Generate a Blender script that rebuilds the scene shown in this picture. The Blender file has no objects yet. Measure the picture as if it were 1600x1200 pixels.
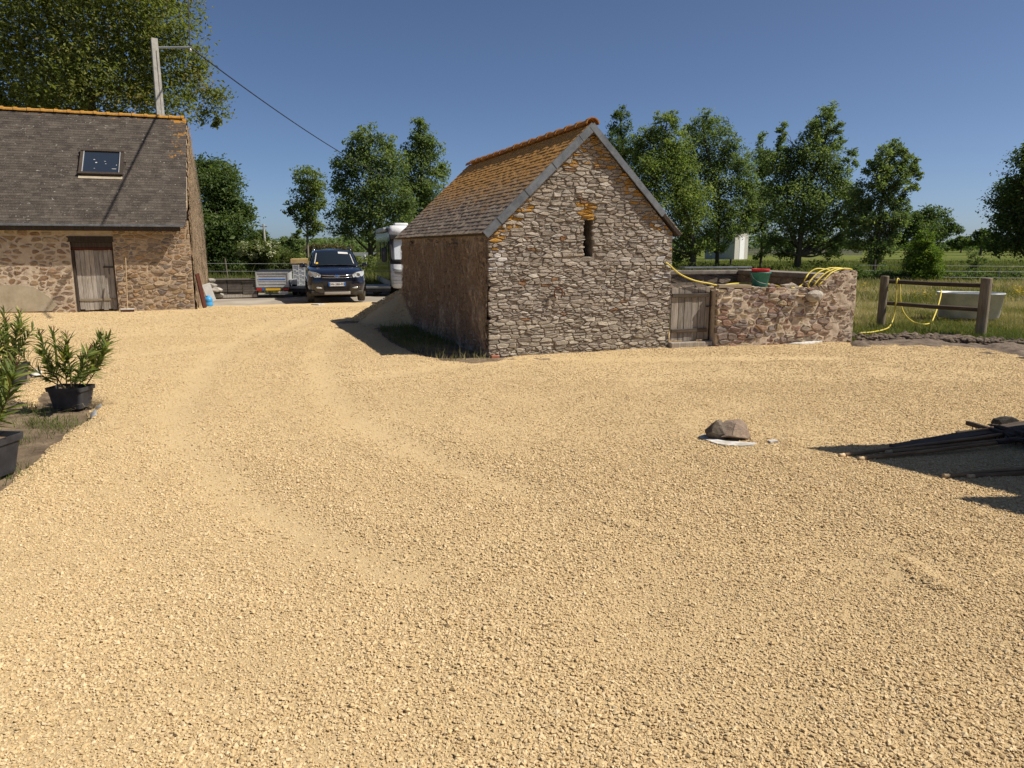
import bpy, bmesh, math, random
import numpy as np
from mathutils import Vector, Matrix

scene = bpy.context.scene
COL = scene.collection
R = random.Random(7)
RN = np.random.default_rng(7)

# ------------------------------------------------------------------ camera, sky, sun, exposure
CAM_H, FPX = 1.72, 1150.0
TH = math.atan(213 / FPX)
cam = bpy.data.cameras.new('camera')
cam.sensor_width = 36.0
cam.lens = FPX / 1600 * 36
cam.clip_start, cam.clip_end = 0.05, 9000
cam_o = bpy.data.objects.new('camera', cam)
cam_o.location = (0, 0, CAM_H)
cam_o.rotation_euler = (math.pi / 2 - TH, 0, 0)
COL.objects.link(cam_o)
scene.camera = cam_o

SUN = Vector((0.845, -0.095, 1.0)).normalized()          # towards the sun
world = bpy.data.worlds.new('World')
scene.world = world
world.use_nodes = True
wn = world.node_tree
sky = wn.nodes.new('ShaderNodeTexSky')
sky.sky_type = 'NISHITA'
sky.sun_disc = False
sky.sun_elevation = math.asin(SUN.z)
sky.sun_rotation = math.atan2(SUN.x, SUN.y)
sky.altitude = 40
sky.air_density, sky.dust_density, sky.ozone_density = 0.52, 0.8, 4.0
bg = wn.nodes['Background']
bg.inputs['Strength'].default_value = 0.066
wn.links.new(sky.outputs[0], bg.inputs[0])
sun = bpy.data.lights.new('sun', 'SUN')
sun.energy = 4.2
sun.angle = math.radians(0.5)
sun.color = (1.0, 0.93, 0.82)
sun_o = bpy.data.objects.new('sun', sun)
sun_o.rotation_euler = (-SUN).to_track_quat('-Z', 'Y').to_euler()
sun_o.location = SUN * 60
COL.objects.link(sun_o)
scene.view_settings.view_transform = 'Standard'
scene.view_settings.look = 'None'
scene.view_settings.gamma = 1
scene.view_settings.use_curve_mapping = False
scene.view_settings.exposure = 0.60
scene.render.engine = 'CYCLES'
scene.cycles.max_bounces = 6

# ------------------------------------------------------------------ surveying helpers (photo pixel -> place)
_c, _s = math.cos(TH), math.sin(TH)
def ray(u, v):
    x, y = (u - 800) / FPX, (600 - v) / FPX
    return Vector((x, _c + y * _s, -_s + y * _c))
def gp(u, v, z=0.0):
    d = ray(u, v)
    return Vector((0, 0, CAM_H)) + d * ((z - CAM_H) / d.z)
def pl(u, v, o, n):
    d = ray(u, v); C = Vector((0, 0, CAM_H))
    return C + d * ((Vector(o) - C).dot(n) / d.dot(n))
def at(u, v, Y):
    return pl(u, v, (0, Y, 0), Vector((0, 1, 0)))

def vnoise(x, y, seed=0):
    x = np.asarray(x, float); y = np.asarray(y, float)
    xi, yi = np.floor(x).astype(np.int64), np.floor(y).astype(np.int64)
    fx, fy = x - xi, y - yi
    fx, fy = fx * fx * (3 - 2 * fx), fy * fy * (3 - 2 * fy)
    def h(a, b):
        n = (a * 374761393 + b * 668265263 + seed * 974634777) & 0xffffffff
        n = ((n ^ (n >> 13)) * 1274126177) & 0xffffffff
        return ((n ^ (n >> 16)) & 0xffff) / 65535.0
    return (h(xi, yi) * (1 - fx) + h(xi + 1, yi) * fx) * (1 - fy) + (h(xi, yi + 1) * (1 - fx) + h(xi + 1, yi + 1) * fx) * fy

# ------------------------------------------------------------------ objects
def tag(o, label=None, cat=None, group=None, kind=None):
    if label: o['label'] = label
    if cat: o['category'] = cat
    if group: o['group'] = group
    if kind: o['kind'] = kind
    return o
def link(name, me, mat, parent=None, kind=None):
    o = bpy.data.objects.new(name, me)
    COL.objects.link(o)
    if mat is not None and me is not None and not me.materials: me.materials.append(mat)
    if parent is not None: o.parent = parent
    if kind: o['kind'] = kind
    return o
def thing(name, label, cat, loc=(0, 0, 0), rz=0.0, group=None, kind=None):
    o = bpy.data.objects.new(name, None)
    o.empty_display_size = 0.2
    COL.objects.link(o)
    o.location = loc
    o.rotation_euler = (0, 0, rz)
    return tag(o, label, cat, group, kind)
def copy_tree(o, parent=None):
    c = o.copy(); COL.objects.link(c)
    if parent is not None: c.parent = parent
    for ch in list(o.children): copy_tree(ch, c)
    return c

def np_mesh(name, verts, faces, tint=None, smooth=False, col=None):
    """verts (N,3), faces (M,k) arrays"""
    me = bpy.data.meshes.new(name)
    verts = np.asarray(verts, np.float32); faces = np.asarray(faces, np.int32)
    M, k = faces.shape
    me.vertices.add(len(verts)); me.vertices.foreach_set('co', verts.ravel())
    me.loops.add(M * k); me.loops.foreach_set('vertex_index', faces.ravel())
    me.polygons.add(M)
    me.polygons.foreach_set('loop_start', np.arange(0, M * k, k, dtype=np.int32))
    me.polygons.foreach_set('use_smooth', np.full(M, bool(smooth)))
    if tint is not None:
        a = me.attributes.new('tint', 'FLOAT', 'POINT'); a.data.foreach_set('value', np.asarray(tint, np.float32))
    if col is not None:
        a = me.attributes.new('col', 'FLOAT_COLOR', 'POINT'); a.data.foreach_set('color', np.asarray(col, np.float32).ravel())
    me.update(calc_edges=True); me.validate()
    return me

class MB:
    """collects simple solids; build() links them as ONE mesh object"""
    def __init__(s): s.v = []; s.f = []; s.c = []; s.l = []; s.has = False
    def add(s, vs, fs, col=None, lich=0.0):
        n = len(s.v); s.v += [tuple(p) for p in vs]; s.f += [tuple(i + n for i in f) for f in fs]
        if col is not None: s.has = True
        s.c += [tuple(col) + (1,) if col is not None else (1, 1, 1, 1)] * len(vs); s.l += [lich] * len(vs)
        return s
    def box(s, a, b, rot=None, org=None, col=None, taper=None):
        (x0, y0, z0), (x1, y1, z1) = a, b
        vs = [Vector(p) for p in ((x0, y0, z0), (x1, y0, z0), (x1, y1, z0), (x0, y1, z0), (x0, y0, z1), (x1, y0, z1), (x1, y1, z1), (x0, y1, z1))]
        if rot is not None:
            o = Vector(org) if org is not None else (Vector(a) + Vector(b)) / 2
            vs = [rot @ (p - o) + o for p in vs]
        return s.add(vs, [(0, 3, 2, 1), (4, 5, 6, 7), (0, 1, 5, 4), (1, 2, 6, 5), (2, 3, 7, 6), (3, 0, 4, 7)], col)
    def bbox(s, a, b, bev=0.01, rot=None, org=None):
        """box with chamfered edges"""
        bm = bmesh.new(); bmesh.ops.create_cube(bm, size=1)
        a, b = Vector(a), Vector(b); c, d = (a + b) / 2, b - a
        for v in bm.verts: v.co = Vector((v.co.x * d.x, v.co.y * d.y, v.co.z * d.z)) + c
        bmesh.ops.bevel(bm, geom=list(bm.edges), offset=min(bev, min(abs(x) for x in d) * .45), segments=2, affect='EDGES', profile=.6)
        bm.verts.index_update()
        o = Vector(org) if org is not None else c
        vs = [(rot @ (v.co - o) + o) if rot is not None else v.co.copy() for v in bm.verts]
        fs = [tuple(v.index for v in f.verts) for f in bm.faces]
        bm.free()
        return s.add(vs, fs)
    def prism(s, poly, fn, d0, d1):
        """poly of (a,b); fn(a,b,d) -> point; extruded from d0 to d1"""
        n = len(poly)
        vs = [fn(a, b, d0) for a, b in poly] + [fn(a, b, d1) for a, b in poly]
        fs = [tuple(range(n - 1, -1, -1)), tuple(range(n, 2 * n))] + [(i, (i + 1) % n, n + (i + 1) % n, n + i) for i in range(n)]
        return s.add(vs, fs)
    def tube(s, pts, r, n=8, caps=True):
        pts = [Vector(p) for p in pts]
        rs = r if isinstance(r, (list, tuple)) else [r] * len(pts)
        vs, fs, up = [], [], None
        for i, p in enumerate(pts):
            t = (pts[min(i + 1, len(pts) - 1)] - pts[max(i - 1, 0)])
            t = t.normalized() if t.length > 1e-9 else Vector((0, 0, 1))
            if up is None:
                up = Vector((0, 0, 1)) if abs(t.z) < .9 else Vector((1, 0, 0))
            a = up - t * up.dot(t); a = a.normalized() if a.length > 1e-6 else t.orthogonal().normalized()
            up = a; b = t.cross(a)
            for k in range(n):
                w = 2 * math.pi * k / n
                vs.append(p + (a * math.cos(w) + b * math.sin(w)) * rs[i])
        for i in range(len(pts) - 1):
            for k in range(n):
                fs.append((i * n + k, i * n + (k + 1) % n, (i + 1) * n + (k + 1) % n, (i + 1) * n + k))
        if caps:
            fs.append(tuple(range(n - 1, -1, -1))); fs.append(tuple((len(pts) - 1) * n + k for k in range(n)))
        return s.add(vs, fs)
    def lathe(s, prof, org, axis=(0, 0, 1), n=20, closed=False):
        ax = Vector(axis).normalized(); a = ax.orthogonal().normalized(); b = ax.cross(a); o = Vector(org)
        vs, fs = [], []
        for (r, h) in prof:
            for k in range(n):
                w = 2 * math.pi * k / n
                vs.append(o + ax * h + (a * math.cos(w) + b * math.sin(w)) * r)
        for i in range(len(prof) - 1):
            for k in range(n):
                fs.append((i * n + k, i * n + (k + 1) % n, (i + 1) * n + (k + 1) % n, (i + 1) * n + k))
        return s.add(vs, fs)
    def build(s, name, mat, parent=None, smooth=False, kind=None):
        me = bpy.data.meshes.new(name)
        me.from_pydata(s.v, [], s.f)
        if smooth: me.polygons.foreach_set('use_smooth', [True] * len(me.polygons))
        if s.has:
            a = me.attributes.new('col', 'FLOAT_COLOR', 'POINT'); a.data.foreach_set('color', [x for c in s.c for x in c])
            a = me.attributes.new('lich', 'FLOAT', 'POINT'); a.data.foreach_set('value', s.l)
        return link(name, me, mat, parent, kind)

def catmull(pts, k=6):
    pts = [Vector(p) for p in pts]
    P = [pts[0] * 2 - pts[1]] + pts + [pts[-1] * 2 - pts[-2]]
    out = []
    for i in range(1, len(P) - 2):
        for j in range(k):
            t = j / k
            out.append(.5 * ((2 * P[i]) + (P[i + 1] - P[i - 1]) * t + (2 * P[i - 1] - 5 * P[i] + 4 * P[i + 1] - P[i + 2]) * t * t + (3 * P[i] - P[i - 1] - 3 * P[i + 1] + P[i + 2]) * t ** 3))
    out.append(pts[-1])
    return out

def text_part(body, size, mat, parent, mtx, name='lettering'):
    cu = bpy.data.curves.new('lettering_curve', 'FONT')
    cu.body = body; cu.size = size; cu.align_x = 'CENTER'; cu.align_y = 'CENTER'; cu.extrude = 0.001
    tmp = bpy.data.objects.new('lettering_tmp', cu); COL.objects.link(tmp)
    dg = bpy.context.evaluated_depsgraph_get()
    me = bpy.data.meshes.new_from_object(tmp.evaluated_get(dg))
    bpy.data.objects.remove(tmp); bpy.data.curves.remove(cu)
    me.transform(mtx)
    me.materials.clear()
    return link(name, me, mat, parent)

# ------------------------------------------------------------------ materials
class G:
    def __init__(s, name):
        s.m = bpy.data.materials.new(name); s.m.use_nodes = True
        s.t = s.m.node_tree; s.b = s.t.nodes['Principled BSDF']
        s.b.inputs['Specular IOR Level'].default_value = 0.25
    def n(s, typ, **kw):
        nd = s.t.nodes.new(typ)
        for k, v in kw.items():
            if k.startswith('p_'): setattr(nd, k[2:], v)
            else:
                sock = nd.inputs[int(k[1:])] if k[0] == 'i' and k[1:].isdigit() else nd.inputs[k.replace('_', ' ')]
                if isinstance(v, bpy.types.NodeSocket): s.t.links.new(v, sock)
                else: sock.default_value = v
        return nd
    def pos(s, scale=(1, 1, 1), obj=False, rz=0.0):
        src = s.n('ShaderNodeTexCoord').outputs['Object'] if obj else s.n('ShaderNodeNewGeometry').outputs['Position']
        if rz:
            src = s.n('ShaderNodeMapping', Vector=src, Rotation=(0, 0, rz)).outputs[0]
        return s.n('ShaderNodeMapping', Vector=src, Scale=scale).outputs[0]
    def noise(s, vec, scale, detail=5, rough=.6, dist=0.0):
        return s.n('ShaderNodeTexNoise', Vector=vec, Scale=scale, Detail=detail, Roughness=rough, Distortion=dist).outputs['Fac']
    def vor(s, vec, scale, feature='F1', out='Distance'):
        return s.n('ShaderNodeTexVoronoi', p_feature=feature, Vector=vec, Scale=scale).outputs[out]
    def ramp(s, fac, stops, interp='LINEAR'):
        nd = s.n('ShaderNodeValToRGB', Fac=fac); cr = nd.color_ramp; cr.interpolation = interp
        while len(cr.elements) < len(stops): cr.elements.new(.5)
        for e, (p, c) in zip(cr.elements, stops):
            e.position = p; e.color = tuple(c) + (1,) if len(c) == 3 else c
        return nd.outputs['Color']
    def mask(s, fac, lo, hi):
        return s.n('ShaderNodeMapRange', p_interpolation_type='SMOOTHSTEP', i0=fac, i1=lo, i2=hi).outputs[0]
    def mix(s, fac, a, b, mode='MIX'):
        nd = s.n('ShaderNodeMix', p_data_type='RGBA', p_blend_type=mode)
        for sock, v in ((nd.inputs['Factor'], fac), (nd.inputs['A'] if False else nd.inputs[6], a), (nd.inputs[7], b)):
            if isinstance(v, bpy.types.NodeSocket): s.t.links.new(v, sock)
            else: sock.default_value = (tuple(v) + (1,) if isinstance(v, (tuple, list)) and len(v) == 3 else v)
        return nd.outputs[2]
    def math(s, op, a, b=0.0):
        return s.n('ShaderNodeMath', p_operation=op, i0=a, i1=b).outputs[0]
    def attr(s, name, out='Fac'):
        return s.n('ShaderNodeAttribute', p_attribute_name=name).outputs[out]
    def rnd(s): return s.n('ShaderNodeObjectInfo').outputs['Random']
    def bump(s, h, strength=.4, dist=.01, normal=None):
        nd = s.n('ShaderNodeBump', Height=h, Strength=strength, Distance=dist)
        if normal is not None: s.t.links.new(normal, nd.inputs['Normal'])
        return nd.outputs[0]
    def set(s, color=None, rough=.8, normal=None, metal=0.0, spec=None):
        for k, v in (('Base Color', color), ('Roughness', rough), ('Normal', normal), ('Metallic', metal), ('Specular IOR Level', spec)):
            if v is None: continue
            if isinstance(v, bpy.types.NodeSocket): s.t.links.new(v, s.b.inputs[k])
            else: s.b.inputs[k].default_value = tuple(v) + (1,) if isinstance(v, (tuple, list)) else v
        return s.m

def basic(name, c0, c1, scale=6, rough=.8, bump=.3, dist=.004, metal=0.0, stretch=(1, 1, 1), obj=True, spec=.25, fine=None):
    g = G(name); p = g.pos(stretch, obj)
    f = g.noise(p, scale, 7, .62)
    f2 = g.noise(p, fine or scale * 7, 4, .6)
    c = g.mix(g.mask(f, .3, .7), c0, c1)
    c = g.mix(.35, c, g.ramp(f2, [(.3, (.55, .55, .55)), (.7, (1, 1, 1))]), 'MULTIPLY')
    return g.set(c, rough, g.bump(f2, bump, dist) if bump else None, metal, spec)

M = {}
def wood(name, c0, c1, stretch=(14, 14, 1.0), scale=3.0, rough=.85, tint=True):
    g = G(name); p = g.pos(stretch, True)
    f = g.noise(p, scale, 8, .7, .3); f2 = g.noise(g.pos((1, 1, 1), True), 3, 3)
    c = g.mix(g.mask(f, .3, .72), c0, c1)
    c = g.mix(g.mask(f2, .35, .75), c, g.mix(.6, c, (.75, .7, .6), 'MULTIPLY'))
    if tint:
        c = g.mix(1.0, c, g.ramp(g.rnd(), [(0, (.72, .72, .72)), (1, (1.15, 1.12, 1.08))]), 'MULTIPLY')
    return g.set(c, rough, g.bump(f, .6, .006))
M['wood_grey'] = wood('weathered_grey_wood', (.24, .215, .19), (.50, .465, .42))
M['wood_gate'] = wood('gate_wood', (.20, .175, .15), (.44, .395, .345))
M['wood_dark'] = wood('dark_wood', (.035, .028, .024), (.085, .065, .05))
M['wood_rail'] = wood('rail_wood', (.06, .045, .034), (.135, .105, .08), (1, 14, 14))
M['wood_post'] = wood('post_wood', (.15, .125, .09), (.28, .235, .175))
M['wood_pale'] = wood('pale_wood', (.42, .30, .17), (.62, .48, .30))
M['wood_plank'] = wood('plank_wood', (.26, .21, .14), (.42, .35, .25), (1, 14, 14))
M['wood_red'] = wood('red_brown_wood', (.05, .018, .012), (.11, .035, .022))
M['bark'] = wood('bark', (.05, .04, .032), (.13, .11, .09), (10, 10, 1.5), 2, .95, False)
M['bark_pale'] = wood('pale_bark', (.16, .13, .10), (.30, .26, .2), (10, 10, 1.5), 2, .95, False)
M['zinc'] = basic('zinc', (.12, .13, .145), (.20, .215, .235), 5, .6, .1, .002, 0.2, fine=30)
M['galv'] = basic('galvanised_steel', (.44, .45, .45), (.58, .59, .58), 4, .5, .05, .002, .35)
M['galv_dark'] = basic('dull_steel', (.22, .23, .24), (.32, .33, .34), 5, .5, .05, .002, .4)
M['rust'] = basic('rusty_iron', (.075, .03, .016), (.15, .055, .028), 22, .85, .4, .003)
M['iron'] = basic('dark_iron', (.035, .032, .03), (.09, .06, .045), 18, .7, .4, .003, .2)
M['void'] = basic('dark_interior', (.012, .011, .01), (.02, .018, .016), 5, .95, 0)
M['plastic_black'] = basic('black_plastic', (.026, .026, .03), (.05, .05, .055), 9, .5, .08, .002)
M['rubber'] = basic('tyre_rubber', (.02, .02, .02), (.05, .045, .04), 12, .85, .2, .003)
M['dusty_rubber'] = basic('dusty_rubber', (.09, .08, .065), (.16, .14, .11), 9, .9, .2, .003)
M['white'] = basic('white_paint', (.70, .70, .69), (.80, .80, .79), 3, .35, 0)
M['white_dirty'] = basic('dirty_white_sheet', (.42, .38, .31), (.72, .70, .66), 12, .8, .3, .004)
M['concrete'] = basic('concrete', (.36, .34, .30), (.50, .48, .43), 7, .9, .3, .004)
M['concrete_dark'] = basic('weathered_coping', (.16, .135, .11), (.30, .26, .215), 6, .95, .6, .01, obj=False)
M['render_patch'] = basic('cement_render', (.34, .28, .19), (.47, .40, .29), 2.2, .95, .4, .008, obj=False)
M['hose'] = basic('yellow_hose', (.66, .52, .07), (.76, .62, .12), 8, .5, 0)
M['bucket'] = basic('green_plastic', (.030, .165, .13), (.045, .21, .165), 6, .5, .05)
M['red_plastic'] = basic('red_plastic', (.50, .03, .04), (.60, .045, .05), 6, .45, .05)
M['blue_gas'] = basic('blue_paint', (.05, .27, .55), (.07, .33, .62), 8, .4, .05)
M['slab'] = basic('dark_slabs', (.075, .065, .058), (.13, .115, .10), 5, .9, .4, .005)
M['plate_white'] = basic('plate_white', (.70, .71, .70), (.76, .77, .76), 4, .4, 0)
M['plate_yellow'] = basic('plate_yellow', (.72, .42, .03), (.78, .48, .05), 4, .4, 0)
M['ink'] = basic('black_ink', (.015, .015, .017), (.02, .02, .022), 4, .5, 0)
M['blue'] = basic('blue_stripe', (.03, .13, .45), (.04, .17, .52), 4, .45, 0)
M['red_lens'] = basic('red_lens', (.42, .02, .02), (.5, .03, .03), 8, .2, 0)
M['amber'] = basic('amber_lens', (.6, .22, .03), (.65, .26, .04), 8, .2, 0)
M['plywood'] = basic('plywood', (.48, .32, .13), (.58, .42, .2), 5, .8, .1)
M['straw'] = basic('dry_straw', (.25, .19, .11), (.42, .33, .2), 9, .9, 0)
M['chrome'] = G('chrome').set((.62, .63, .65), .18, None, 1.0)
M['silver'] = G('silver_plastic').set((.36, .34, .31), .45, None, .2)
M['lamp'] = G('headlamp_lens').set((.50, .52, .50), .12, None, .3, .6)
M['car_paint'] = G('dark_blue_paint').set((.0055, .0075, .018), .22, None, .1, .55)
M['car_paint'].node_tree.nodes['Principled BSDF'].inputs['Coat Weight'].default_value = .8
M['car_trim'] = basic('dark_trim', (.018, .017, .017), (.035, .032, .03), 10, .6, 0)
M['cladding'] = basic('dusty_cladding', (.04, .035, .03), (.075, .065, .052), 6, .75, 0)
M['car_glass'] = G('tinted_glass').set((.012, .016, .02), .06, None, 0, .6)
M['pane'] = G('roof_window_pane').set((.022, .03, .045), .08, None, 0, .6)
M['side_gloss'] = G('polished_grey_panel').set((.10, .115, .11), .13, None, .75, .6)
M['blind'] = basic('white_blind', (.72, .76, .78), (.78, .82, .83), 2, .5, 0)
M['board_grey'] = basic('pale_grey_board', (.50, .49, .46), (.60, .59, .56), 5, .85, .1)

def stone_mat(name, lich=True, bump=.9, contrast=(.52, 1.2)):
    g = G(name); p = g.pos()
    col = g.attr('col', 'Color')
    n1 = g.noise(p, 9, 8, .7); n2 = g.noise(p, 55, 5, .7); n3 = g.noise(g.pos((1, 1, 3.2)), 16, 6, .7, .6)
    c = g.mix(1.0, col, g.ramp(n1, [(.25, (contrast[0],) * 3), (.5, (.9, .9, .9)), (.75, (contrast[1],) * 3)]), 'MULTIPLY')
    c = g.mix(.65, c, g.ramp(n3, [(.3, (.45, .43, .42)), (.62, (1.15, 1.15, 1.15))]), 'MULTIPLY')
    c = g.mix(g.mask(n2, .62, .74), c, (.42, .40, .36))                       # pale crustose lichen specks
    if lich:
        a = g.attr('lich', 'Fac')
        m = g.math('ADD', g.math('MULTIPLY', a, .40), g.noise(p, 8, 8, .78))
        c = g.mix(g.mask(m, .70, .80), c, g.ramp(n2, [(.3, (.33, .15, .02)), (.7, (.48, .27, .05))]))
    h = g.math('ADD', g.math('MULTIPLY', n3, 1.0), g.math('MULTIPLY', n2, .5))
    return g.set(c, .92, g.bump(h, bump, .018))
M['stone'] = stone_mat('rubble_stone')
def mortar_mat(name, c0, c1):
    g = G(name); p = g.pos()
    n1 = g.noise(p, 7, 7, .7); n2 = g.noise(p, 60, 4, .7)
    c = g.mix(g.mask(n1, .3, .7), c0, c1)
    c = g.mix(.5, c, g.ramp(n2, [(.3, (.6, .6, .6)), (.7, (1.1, 1.1, 1.1))]), 'MULTIPLY')
    return g.set(c, .95, g.bump(g.math('ADD', n1, n2), .7, .012))
M['mortar_dark'] = mortar_mat('earth_mortar', (.14, .115, .09), (.30, .25, .20))
M['mortar_pink'] = mortar_mat('lime_mortar', (.46, .365, .265), (.60, .495, .375))
M['mortar_brown'] = mortar_mat('brown_mortar', (.38, .28, .185), (.54, .42, .30))
def bristle_mat(name, c0, c1, c2, rz):
    g = G(name); p = g.pos((2.4, 2.4, .8), False)
    n = g.noise(p, 14, 8, .75, 1.2); n2 = g.noise(g.pos(), 2.2, 5, .6); n3 = g.noise(g.pos((1, 1, .5)), 45, 4, .7)
    c = g.ramp(n, [(.28, c0), (.5, c1), (.72, c2)])
    c = g.mix(.5, c, g.ramp(n2, [(.3, (.55, .53, .5)), (.7, (1.1, 1.1, 1.1))]), 'MULTIPLY')
    return g.set(c, .95, g.bump(g.math('ADD', n, g.math('MULTIPLY', n3, .6)), 1.0, .04))
M['bristle_hut'] = bristle_mat('ivy_root_wall', (.09, .06, .04), (.38, .285, .20), (.78, .66, .52), 0)
M['bristle_barn'] = bristle_mat('ivy_root_gable', (.12, .075, .045), (.34, .24, .145), (.56, .44, .30), 0)
M['twig'] = basic('dead_ivy_twigs', (.16, .10, .065), (.50, .37, .26), 30, .95, 0, obj=False)
M['twig_pale'] = basic('dead_ivy_stalks', (.20, .14, .085), (.42, .32, .21), 30, .95, 0, obj=False)

def slate_mat(name, hut):
    g = G(name); p = g.pos(); t = g.attr('tint')
    n1 = g.noise(p, 3.0, 7, .65); n2 = g.noise(p, 38, 5, .7); n3 = g.noise(p, 11, 6, .7)
    if hut:
        base = g.mix(t, (.17, .125, .088), (.34, .265, .19))
        base = g.mix(g.mask(n3, .5, .75), base, (.36, .31, .24))
        z = g.n('ShaderNodeSeparateXYZ', Vector=g.n('ShaderNodeNewGeometry').outputs['Position']).outputs['Z']
        zz = g.n('ShaderNodeMapRange', i0=z, i1=1.95, i2=3.5).outputs[0]
        m = g.math('ADD', g.math('MULTIPLY', zz, .55), g.math('ADD', g.math('MULTIPLY', n1, .42), g.math('ADD', g.math('MULTIPLY', n3, .34), g.math('MULTIPLY', n2, .22))))
        orange = g.ramp(n2, [(.28, (.27, .13, .03)), (.5, (.47, .23, .045)), (.74, (.58, .35, .11))])
        c = g.mix(g.math('MULTIPLY', g.mask(m, .59, .93), .93), base, orange)
    else:
        base = g.mix(t, (.048, .039, .032), (.088, .073, .059))
        base = g.mix(.6, base, g.ramp(n1, [(.32, (.45, .43, .41)), (.68, (1.35, 1.28, 1.2))]), 'MULTIPLY')
        c = g.mix(g.mask(n2, .56, .70), base, (.21, .195, .17))                 # crustose specks
        c = g.mix(g.mask(g.noise(p, 13, 3, .55), .655, .71), c, (.25, .235, .20))
        c = g.mix(g.mask(g.noise(p, 2.3, 4, .6), .71, .735), c, (.24, .22, .14))    # large pale lichen rosettes
        c = g.mix(g.mask(g.math('ADD', g.math('MULTIPLY', g.attr('lich'), .5), g.noise(p, 7, 6, .7)), .80, .95), c, (.36, .17, .025))
    return g.set(c, .82, g.bump(g.math('ADD', n2, n3), .5, .006), 0, .3)
M['slate_hut'] = slate_mat('lichened_slate', True)
M['slate_barn'] = slate_mat('grey_slate', False)
g = G('ridge_tile'); p = g.pos(); n = g.noise(p, 14, 6, .7)
M['ridge'] = g.set(g.ramp(n, [(.3, (.17, .065, .03)), (.45, (.30, .12, .045)), (.58, (.40, .19, .03)), (.75, (.13, .10, .07))]), .9, g.bump(n, .6, .01))

# crushed limestone
def gravel_cols(g, f): return g.ramp(f, [(0.0, (.47, .335, .172)), (.35, (.535, .397, .213)), (.7, (.585, .445, .252)), (1.0, (.635, .50, .305))])
g = G('gravel_stone')
f = g.rnd()
M['gravel_stone'] = g.set(g.mix(.35, gravel_cols(g, f), g.ramp(g.noise(g.pos(), 120, 3), [(.3, (.7, .7, .7)), (.7, (1.1, 1.1, 1.1))]), 'MULTIPLY'), .95, None, 0, .15)
g = G('gravel_sheet'); p = g.pos()
big = g.noise(p, .55, 4, .5); mid = g.noise(p, 5, 5, .6)
wob = g.mix(.035, p, g.n('ShaderNodeTexNoise', Vector=p, Scale=38.0, Detail=3.0).outputs['Color'], 'ADD')
v1 = g.n('ShaderNodeTexVoronoi', Vector=wob, Scale=62.0)
cellc = g.n('ShaderNodeSeparateColor', Color=v1.outputs['Color']).outputs[0]
fine = g.noise(p, 110, 5, .75)
c = gravel_cols(g, g.math('ADD', g.math('MULTIPLY', cellc, .45), g.math('ADD', g.math('MULTIPLY', mid, .38), .08)))
c = g.mix(.5, c, g.ramp(big, [(.3, (.88, .86, .83)), (.7, (1.08, 1.07, 1.05))]), 'MULTIPLY')
c = g.mix(.45, c, g.ramp(fine, [(.3, (.62, .6, .57)), (.5, (1, 1, 1))]), 'MULTIPLY')
hh = g.math('ADD', g.math('MULTIPLY', v1.outputs['Distance'], -.5), fine)
M['gravel_sheet'] = g.set(c, .97, g.bump(hh, .7, .012), 0, .1)
g = G('dusty_tarmac'); p = g.pos()
n1 = g.noise(p, .5, 6, .6); n2 = g.noise(p, 30, 4, .7)
c = g.mix(g.mask(n1, .35, .65), (.27, .235, .19), (.42, .37, .30))
M['tarmac'] = g.set(g.mix(.4, c, g.ramp(n2, [(.3, (.6, .6, .6)), (.7, (1, 1, 1))]), 'MULTIPLY'), .9, g.bump(n2, .4, .006))
g = G('bare_soil'); p = g.pos()
n1 = g.noise(p, 3.5, 7, .65); n2 = g.noise(p, 45, 5, .7)
c = g.ramp(n1, [(.3, (.10, .07, .045)), (.5, (.20, .145, .092)), (.7, (.33, .25, .16))])
M['soil'] = g.set(g.mix(.5, c, g.ramp(n2, [(.3, (.5, .5, .5)), (.7, (1.1, 1.1, 1.1))]), 'MULTIPLY'), .97, g.bump(g.math('ADD', n1, n2), .9, .02))
M['soil_dark'] = basic('dug_earth', (.10, .075, .055), (.22, .17, .125), 7, .97, .8, .02, obj=False)
g = G('meadow_ground'); p = g.pos()
n1 = g.noise(p, .25, 6, .6); n2 = g.noise(p, 6, 6, .7); n3 = g.noise(p, .03, 3, .5)
Yc = g.n('ShaderNodeSeparateXYZ', Vector=g.n('ShaderNodeNewGeometry').outputs['Position']).outputs['Y']
far = g.mask(Yc, 36, 60)
near_c = g.ramp(n1, [(.25, (.08, .095, .022)), (.42, (.17, .155, .05)), (.58, (.28, .225, .095)), (.8, (.36, .29, .14))])
far_c = g.ramp(n3, [(.35, (.10, .125, .028)), (.55, (.135, .155, .036)), (.7, (.165, .165, .055))])
c = g.mix(far, near_c, far_c)
c = g.mix(.55, c, g.ramp(n2, [(.3, (.5, .52, .45)), (.7, (1.12, 1.12, 1.1))]), 'MULTIPLY')
M['meadow'] = g.set(c, .98, g.bump(n2, .8, .06), 0, .05)

def leaf_mat(name, stops, trans=.35, objrand=False, rough=.55):
    g = G(name)
    t = g.rnd() if objrand else g.attr('tint')
    c = g.ramp(t, stops)
    g.set(c, rough, None, 0, .25)
    tr = g.n('ShaderNodeBsdfTranslucent', Color=g.mix(1.0, c, (1.25, 1.35, .7), 'MULTIPLY'))
    mx = g.n('ShaderNodeMixShader', i0=trans, i1=g.b.outputs[0], i2=tr.outputs[0])
    out = [x for x in g.t.nodes if x.type == 'OUTPUT_MATERIAL'][0]
    g.t.links.new(mx.outputs[0], out.inputs['Surface'])
    return g.m
M['leaf_olive'] = leaf_mat('leaf_olive', [(0, (0.118, 0.14, 0.038)), (0.5, (0.174, 0.199, 0.052)), (0.85, (0.224, 0.235, 0.067)), (1, (0.269, 0.213, 0.084))], .5)
M['leaf_ash'] = leaf_mat('leaf_ash', [(0, (0.095, 0.137, 0.059)), (0.5, (0.152, 0.205, 0.078)), (1, (0.238, 0.287, 0.11))], .48)
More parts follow.
